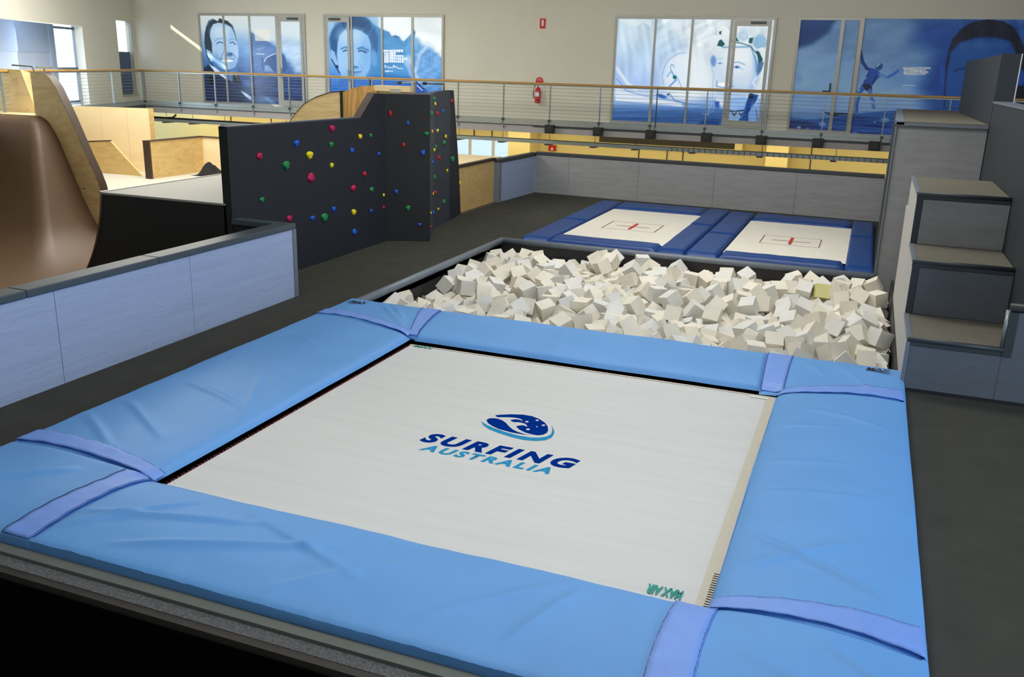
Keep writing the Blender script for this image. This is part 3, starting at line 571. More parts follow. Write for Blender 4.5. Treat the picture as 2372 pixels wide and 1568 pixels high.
A.poly([(1060, 700), (1090, 655), (1140, 668), (1200, 700), (1205, 760), (1160, 810), (1110, 870), (990, 850), (1020, 790)], bd, 8); A.line([(1190, 720), (1240, 760), (1310, 765), (1380, 730), (1430, 690)], 32, (34, 96, 178), 6)
A.line([(1200, 730), (1250, 770), (1300, 752)], 8, (150, 184, 224), 5); A.ell(1195, 640, 50, 42, (20, 66, 130), .15, -.6); A.poly([(1150, 640), (1180, 596), (1220, 600), (1170, 650)], (120, 160, 206), 6)
A.line([(1060, 725), (1010, 830)], 16, (8, 30, 80), 5); A.line([(1160, 760), (1110, 850)], 16, (8, 30, 80), 5); A.line([(1040, 770), (1020, 800)], 6, (160, 190, 226), 4)
A.poly([(985, 855), (1060, 845), (1110, 880), (1105, 945), (1080, 955), (1030, 930), (965, 900)], (8, 22, 64), 6); A.line([(985, 910), (945, 950)], 60, (30, 84, 170), 8); A.line([(1080, 930), (1095, 1000), (1120, 1080), (1128, 1140)], 44, (50, 104, 182), 8)
A.line([(945, 1000), (920, 1090), (912, 1195)], 36, (24, 78, 164), 8); A.line([(1100, 1060), (1135, 1100)], 10, (170, 196, 230), 5); A.line([(935, 945), (950, 920)], 10, (200, 216, 240), 5)
A.view(2080, 30, 6.82)
for r, (a, b) in enumerate(((175, 600), (190, 530), (185, 555), (182, 525))):
    x = a; k = 0
    while x < b: w = [22, 30, 16][k % 3]; A.poly([(x, 845 + r * 31), (x + w, 845 + r * 31), (x + w, 871 + r * 31), (x + 3, 871 + r * 31)], (198, 210, 230), 5); x += w + 5; k += 1
A.line([(165, 1135), (368, 1137)], 9, (220, 210, 220), 4)
A.ell(790, 1000, 55, 210, (18, 74, 160), .15, .05); A.line([(740, 900), (745, 1080), (800, 1200)], 8, (8, 30, 84), 8)
A.poly([(850, 800), (900, 560), (960, 400), (1100, 240), (1300, 130), (1500, 100), (1750, 130), (1900, 220), (2000, 400), (2100, 700), (2100, 1500), (810, 1500)], (8, 16, 44), 30)
A.poly([(870, 900), (930, 600), (1080, 460), (1300, 380), (1600, 370), (1850, 440), (1920, 620), (1900, 1000), (1840, 1500), (830, 1500), (845, 1100)], (18, 74, 150), 60)
A.shade(A.noise(9, .02, .006, 61), sm((420 - np.abs(A.Y - 250)) / 300) * sm((A.X - 950) / 150)); A.ell(1400, 500, 320, 70, (50, 100, 160), .8, 0, .7); A.ell(1400, 640, 360, 60, (30, 86, 160), .8, 0, .6)
A.line([(980, 920), (1050, 870), (1300, 860)], 24, (8, 34, 90), 16); A.ell(1790, 1150, 60, 300, (10, 70, 160), .8, 0, .6); A.ell(1960, 1060, 80, 200, (14, 72, 166), .2, .15); A.poly([(1830, 1250), (1960, 1130), (2200, 1130), (2200, 1500), (1820, 1500)], (6, 10, 24), 20)
A.C = A.C * 1.28
t = struct(thing('window_4', (-1.35, YB, ZB))); frame(t, -2.17, -.5, [(-1.03, .09), (-.62, .02)], YB); B(-.62, -.5, YB - .055, YB, ZB, ZT).build('mullion', 'alu', t)
A.pane(-2.10, -1.075, ZB + .07, ZT - .07, YB - .012, 'pane', 'print_wall', t); A.pane(-.985, -.63, ZB + .07, ZT - .07, YB - .012, 'pane', 'print_wall', t)
MB().tube([(-1.16, YB - .08, 2.9), (-1.16, YB - .08, 3.14)], .02).build('handle', 'steel_dk', t); MB().tube([(-1.16, YB - .08, 2.93), (-1.34, YB - .08, 2.93)], .014).build('lever', 'steel_dk', t)
mt = thing('wall_mural', (1.8, YB, ZB), 'large blue printed mural of an airborne surfer and a face on the back wall', 'mural')
A.pane(-.5, 4.2, ZB, ZT - .02, YB - .006, 'print', 'print_wall', mt); B(-.5, 4.2, YB - .03, YB, ZB - .02, ZB + .03).build('sill_trim', 'alu', mt)

# ---- data: settled foam cube poses (x y z qw qx qy qz, mm), holds, emblem outlines
CA = '-86 11729 9 664 -482 569 51;491 12860 10 180 -769 -290 -540;-1024 11445 -16 45 122 -992 1;340 11727 -42 3 23 445 -895;90 11447 -20 584 -730 272 227;-3658 11446 7 694 -52 -605 -387;-1825 13145 -27 77 -25 -934 349;-1396 13993 -26 678 -433 337 490;-427 11438 -45 800 570 73 -171;-3031 13143 -24 320 26 540 778;-4168 12294 -31 591 392 685 -166;-81 13144 -9 42 224 854 468;456 15406 6 712 -240 608 256;222 12865 -4 864 424 -273 7;-2558 13710 10 97 454 -634 -618;-841 12011 -31 677 -340 -373 -536;-5018 11164 5 71 -34 -700 710;-2131 13427 -58 9 -942 -176 285;-5851 13144 10 55 350 -932 72;-1180 11728 -33 398 -2 781 481;-1139 14275 -32 208 937 -269 72;-4754 13144 10 904 191 -10 -382;-470 11736 -32 365 -92 233 897;-2210 11731 -18 58 -450 -580 677;-684 15689 -34 566 -345 672 -330;-1689 13993 -27 17 258 126 -958;-3425 11732 -2 446 -658 452 405;-2837 13993 8 628 -364 -614 -310;-616 14275 -22 959 209 182 -56;-4462 11163 -12 420 -552 -500 -519;-2410 13148 -96 956 -288 56 3;-737 11163 -70 366 770 -450 264;-408 15693 -32 267 675 -77 -683;196 15406 0 697 -70 359 616;-6304 13426 -26 294 -344 701 552;-2563 11163 6 536 -398 172 724;-2272 13992 -4 846 -336 381 163;-1730 15125 7 816 -260 -316 -407;-1229 12295 10 487 278 -768 310;108 12297 -26 143 -303 -254 -907;-4205 15691 10 490 198 -794 301;-1972 11163 -22 1 387 672 632;-363 13427 10 230 820 524 23;-5659 14276 -19 308 -893 184 270;-5041 12012 2 68 -831 447 -324;-4192 11163 -21 783 -365 -315 -393;-3561 15124 -68 53 -247 90 964;-3656 15691 10 158 -871 -136 445;-744 13706 -109 179 -100 521 828;-371 12868 -40 104 826 364 419;405 16545 -8 868 54 494 -1;-4707 15125 2 80 -337 -80 935;-3685 12578 9 545 -477 494 480;-2794 11730 4 28 -865 366 -341;-2322 10880 7 545 -482 -675 122;-2282 15408 10 795 -511 310 -102;54 14847 -68 984 -136 -89 66;-5439 13425 -21 232 -517 302 767;-4530 12010 8 438 -112 -846 -283;-3517 12294 -45 716 -590 -111 -357;-3096 14279 -45 426 15 449 785;-2032 14558 -11 443 749 294 -394;-1085 15407 -17 27 171 -965 -197;-548 13143 -23 334 -409 736 423;-1638 11165 -88 656 -454 347 493;-5302 12578 10 868 429 135 210;-3108 11163 10 633 -341 -602 -347;-718 12296 -15 794 -406 -295 342;317 14000 -61 63 -512 -198 833;-5010 11443 -31 254 -946 -11 -200;-4203 16257 10 670 -425 -560 240;-1700 16257 -21 725 -58 512 457;-52 15407 -60 25 135 537 -832;-6112 15125 0 460 871 -124 123;-3106 12295 10 593 -365 638 -330;-5279 10881 10 552 -393 -368 636;-5328 14276 6 468 472 732 -149;-3940 12578 10 472 -266 -761 -356;-1855 11442 -59 1 -244 -873 422;-4747 13993 8 786 225 -115 564;-2558 15408 10 508 552 -436 498;-1220 15125 -24 691 -489 249 -471;-940 15688 -41 677 -403 612 -63;-3661 13144 7 430 -771 -125 -452;-3429 12578 6 102 -796 -107 -586;-1391 14843 -23 471 -722 -507 19;-3627 10880 4 352 -544 -519 -558;-2466 11730 -23 938 150 -312 23;-2155 14274 -19 279 -360 782 424;-1867 13710 -31 3 575 -726 -377;-5847 11163 10 348 164 -272 882;-5535 10879 4 255 579 535 -560;-5035 14276 10 863 362 332 -116;-4708 11730 -29 947 -279 131 -84;-4202 13710 10 510 -658 -67 -550;-2838 11163 9 745 278 -518 -316;-1096 12014 -25 55 -550 428 715;-462 12292 -17 232 -116 678 687;186 13427 10 726 -512 -451 -86;-2053 12577 -247 479 -9 739 474;-4467 12295 -18 404 -645 354 -544;-3661 16540 7 19 209 -977 -39;-2791 10880 6 824 -300 473 85;-2069 10880 -30 147 -328 202 -911;-870 14272 -48 754 -243 484 -372;-585 12013 -36 87 132 -846 -509;-4995 13426 -1 522 -448 716 -120;-4476 13144 10 620 125 -738 237;-3050 11730 4 830 171 -531 -23;-3140 14560 5 37 276 -935 -220;-2995 15974 -62 72 -289 -542 786;-848 13993 -107 225 -63 471 851;-192 12291 -59 403 -645 650 -21;-148 15690 -29 727 330 325 507;-6370 13993 1 883 416 -111 185;-3371 15974 -1 483 -601 630 -92;-3045 10879 -24 430 867 -248 -47;-973 12295 5 719 624 34 305;-302 12015 -61 423 -130 119 889;-4785 12012 -4 229 848 -78 -472;-3881 12295 -80 146 -192 -954 178;301 14557 -77 936 322 122 -80;-6400 12012 10 623 -219 -647 -381;-5302 15408 10 563 776 -22 -284;-3372 13144 -1 110 330 -807 -477;-2595 12005 -14 793 374 -370 -305;-6130 11446 7 515 -194 833 -53;-2995 16541 -61 758 -556 -126 -317;-6400 13144 -246 125 -188 -954 -195;-5914 14275 1 11 -546 579 -605;-3935 13144 9 762 -226 602 -82;-2878 14559 1 34 -507 351 786;154 16536 -58 512 305 146 -790;-1559 11728 -251 698 421 -575 -73;-1525 12861 -249 561 254 -750 -240;492 11731 -247 379 609 349 -603;-6140 15692 6 168 -772 370 488;-4393 11445 -4 150 125 976 93;-2015 15408 9 655 328 -680 21;-1529 14277 6 497 391 619 -465;-1476 15124 -27 652 -502 -476 311;-1158 12861 -20 204 203 -682 -672;304 12006 -73 613 -381 -525 450;-1737 12295 -246 122 -376 669 -630;-6039 13991 -23 610 759 22 -224;-5747 13425 -61 110 288 530 -790;-2010 15974 10 18 84 919 -385;-6397 11729 10 470 569 -610 288;-4477 13993 10 102 -137 749 640;-4256 12861 9 568 244 -359 -699;-3078 11446 -13 57 166 846 -503;-432 16263 -59 683 -56 529 500;-89 13427 10 362 760 -108 529;-89 15974 10 653 40 752 -78;-5852 12578 -246 603 -351 486 526;-2836 13710 -246 194 729 477 450;-6047 13426 -26 579 -644 491 -99;-5031 14842 10 958 15 0 -285;-4966 15126 -4 54 385 618 684;-4208 12578 10 42 625 778 -45;-3882 10880 -22 142 -521 615 -574;-2816 13427 -246 601 -469 -544 -349;-2292 12861 -246 686 394 -526 313;-1797 12578 -248 317 683 -618 224;492 12006 -247 673 70 -736 -4;492 12859 -246 346 764 160 521;-5530 11163 1 136 248 388 -877;-5533 15126 -32 316 -71 377 -868;-3173 15125 1 631 278 696 -199;-2915 15125 -10 264 -212 936 -102;-2429 14275 -32 672 218 -636 310;-840 14843 -84 54 -169 944 -280;-6126 12578 -246 57 -621 -588 -515;-5575 14559 9 198 604 -605 480;-5274 11162 1 352 -333 -798 -357;-4538 13426 6 443 -205 650 582;-4474 16257 8 218 928 71 295;-4000 12860 -4 498 65 864 -47;-3105 15408 10 871 -467 -82 130;-588 16541 -26 81 -469 348 808;-6400 12578 -246 302 244 -887 -250;-5577 12578 -246 432 436 -55 788;-2617 13138 -247 516 -636 -214 -534;-2036 12861 -247 610 -368 575 404;-1780 12861 -247 683 223 47 -694;-1476 12295 -246 374 698 -49 -609;-6398 14276 10 340 -690 -146 622;-6039 13710 -30 922 54 251 290;-5788 10880 -28 168 681 162 -694;-5574 15974 10 371 738 96 -555;-4748 12294 -6 114 440 -416 788;-4205 13144 10 454 667 496 -321;-3929 15408 -246 413 453 -555 562;-3763 14842 -252 152 632 356 671;-2548 12861 -246 374 604 -629 -318;-1486 12010 -246 508 -741 -439 15;-1542 12580 -250 601 -784 153 -35;-6401 11446 9 747 -596 -135 -262;-4670 11447 -108 174 127 928 304;-4867 14559 -20 677 588 346 276;-4373 15975 -52 337 441 829 66;-3173 12578 -10 336 184 -278 881;-2019 14841 3 548 304 399 -670;-813 11728 -153 496 -856 -128 71;175 13146 -4 436 110 -814 367;-1741 12012 -246 934 199 289 72;-386 14841 -246 559 -159 460 672;-70 11729 -246 372 -134 -717 -574;492 12294 -247 325 826 -292 -356;-5009 12296 -3 39 493 862 112;-3680 11728 -20 605 386 -287 634;-2663 15128 -87 570 186 -137 -788;-2280 11163 -1 339 96 613 -707;-1146 12578 -32 549 196 -161 797;-945 16255 -54 681 -528 -507 -3;136 13709 -13 585 51 -494 641;-4246 12012 -248 243 -618 -635 395;-4018 14840 -251 780 323 -535 -11;-2206 13136 -250 808 17 589 29;-1472 13710 -246 583 -384 667 -261;-6394 14842 6 513 342 712 337;-6401 15691 7 644 -473 -557 -227;-5365 12861 -13 798 -492 349 21;-6126 13144 -246 515 341 -750 239;-5851 12295 -246 256 576 -476 613;-5853 12861 -246 864 -372 303 -148;-1446 13427 -246 97 355 -884 287;-332 15125 -247 426 -407 516 622;492 11447 -247 536 624 538 -185;492 14550 -247 270 228 -71 932;-5303 14559 7 699 478 -363 388;-4205 16540 10 406 298 859 93;-2488 11444 -70 5 36 -934 357;12 12012 -33 671 476 299 -483;73 12583 -51 190 873 -79 -442;-4709 16257 -247 681 462 171 -542;-4465 15691 -246 518 -394 641 407;-4315 12295 -254 797 -412 436 -76;-4120 14560 -252 182 -974 -72 110;-4205 15408 -246 215 22 967 137;-1694 13142 -247 100 -52 -990 -82;-216 15410 -256 882 290 200 314;-6114 10880 1 31 -72 997 -4;-6065 14559 2 371 448 -814 -23;-5817 15408 -4 633 -224 734 96;-5561 15408 10 347 419 -538 644;-898 16540 -36 615 515 529 -277;-119 16541 -46 440 -638 -114 -621;-5851 13144 -246 460 422 628 464;-4253 15125 -247 398 24 -72 -914;-3609 14559 -248 715 571 81 -394;-1303 11724 -257 145 349 166 -911;-960 13710 -247 399 -852 -237 -243;492 14276 -247 137 -892 -273 -332;-6320 14561 -17 662 160 196 706;-5890 16257 -28 368 -926 10 84;-885 12577 -31 25 -979 -39 -201;-707 11438 -94 174 -150 959 -166;-158 16256 -33 102 -475 -586 -648;-6126 12295 -246 130 -896 -74 -419;-6126 12861 -246 96 700 106 -700;-5596 12295 -246 626 -286 -641 -339;-3751 14276 -251 429 -843 24 -323;-3116 13993 -246 179 698 294 -628;-1950 13140 -250 414 646 -389 510;-1049 13988 -265 744 -530 185 364;-472 15408 -255 747 -536 376 114;492 12577 -247 167 700 19 -694;492 15411 -247 104 -750 -519 -396;-5810 15691 -19 564 -314 146 -750;-2849 12015 -36 982 107 -14 153;-2633 14561 -76 366 -324 494 -719;-2011 15126 -2 60 -685 -29 -726;116 15691 -22 807 349 353 -319;-4509 15126 -247 295 -664 651 218;-4479 15408 -246 500 422 514 555;-3434 11446 -248 501 -497 -708 5;-3353 14559 -246 896 235 -369 -82;-1728 13709 -246 806 77 439 388;492 14840 -247 37 -920 -320 225;461 15125 -246 607 302 -730 -90;-3837 11163 -104 952 283 -104 53;-3105 12014 -25 75 970 -228 -45;-3951 15974 -246 773 -10 522 361;-3507 14842 -257 214 -142 -767 -588;-1170 11448 -247 620 325 131 -702;-326 11727 -247 650 -580 445 207;236 11447 -247 664 -31 -662 345;-5810 15124 -18 336 -274 -483 760;-5201 13993 -105 122 135 799 573;-3444 12861 -28 914 -101 -249 305;-2026 15691 -6 350 503 370 698;-1640 15408 -25 348 908 26 -233;-688 16263 -79 197 970 -142 -4;-6400 12295 -246 66 -996 -6 55;-6400 12861 -246 39 -405 -889 210;-5320 13429 -247 868 55 -2 -493;-5266 13710 -247 324 -722 -285 -540;-4754 16540 -246 389 904 178 -16;-3864 14560 -248 455 -817 279 219'
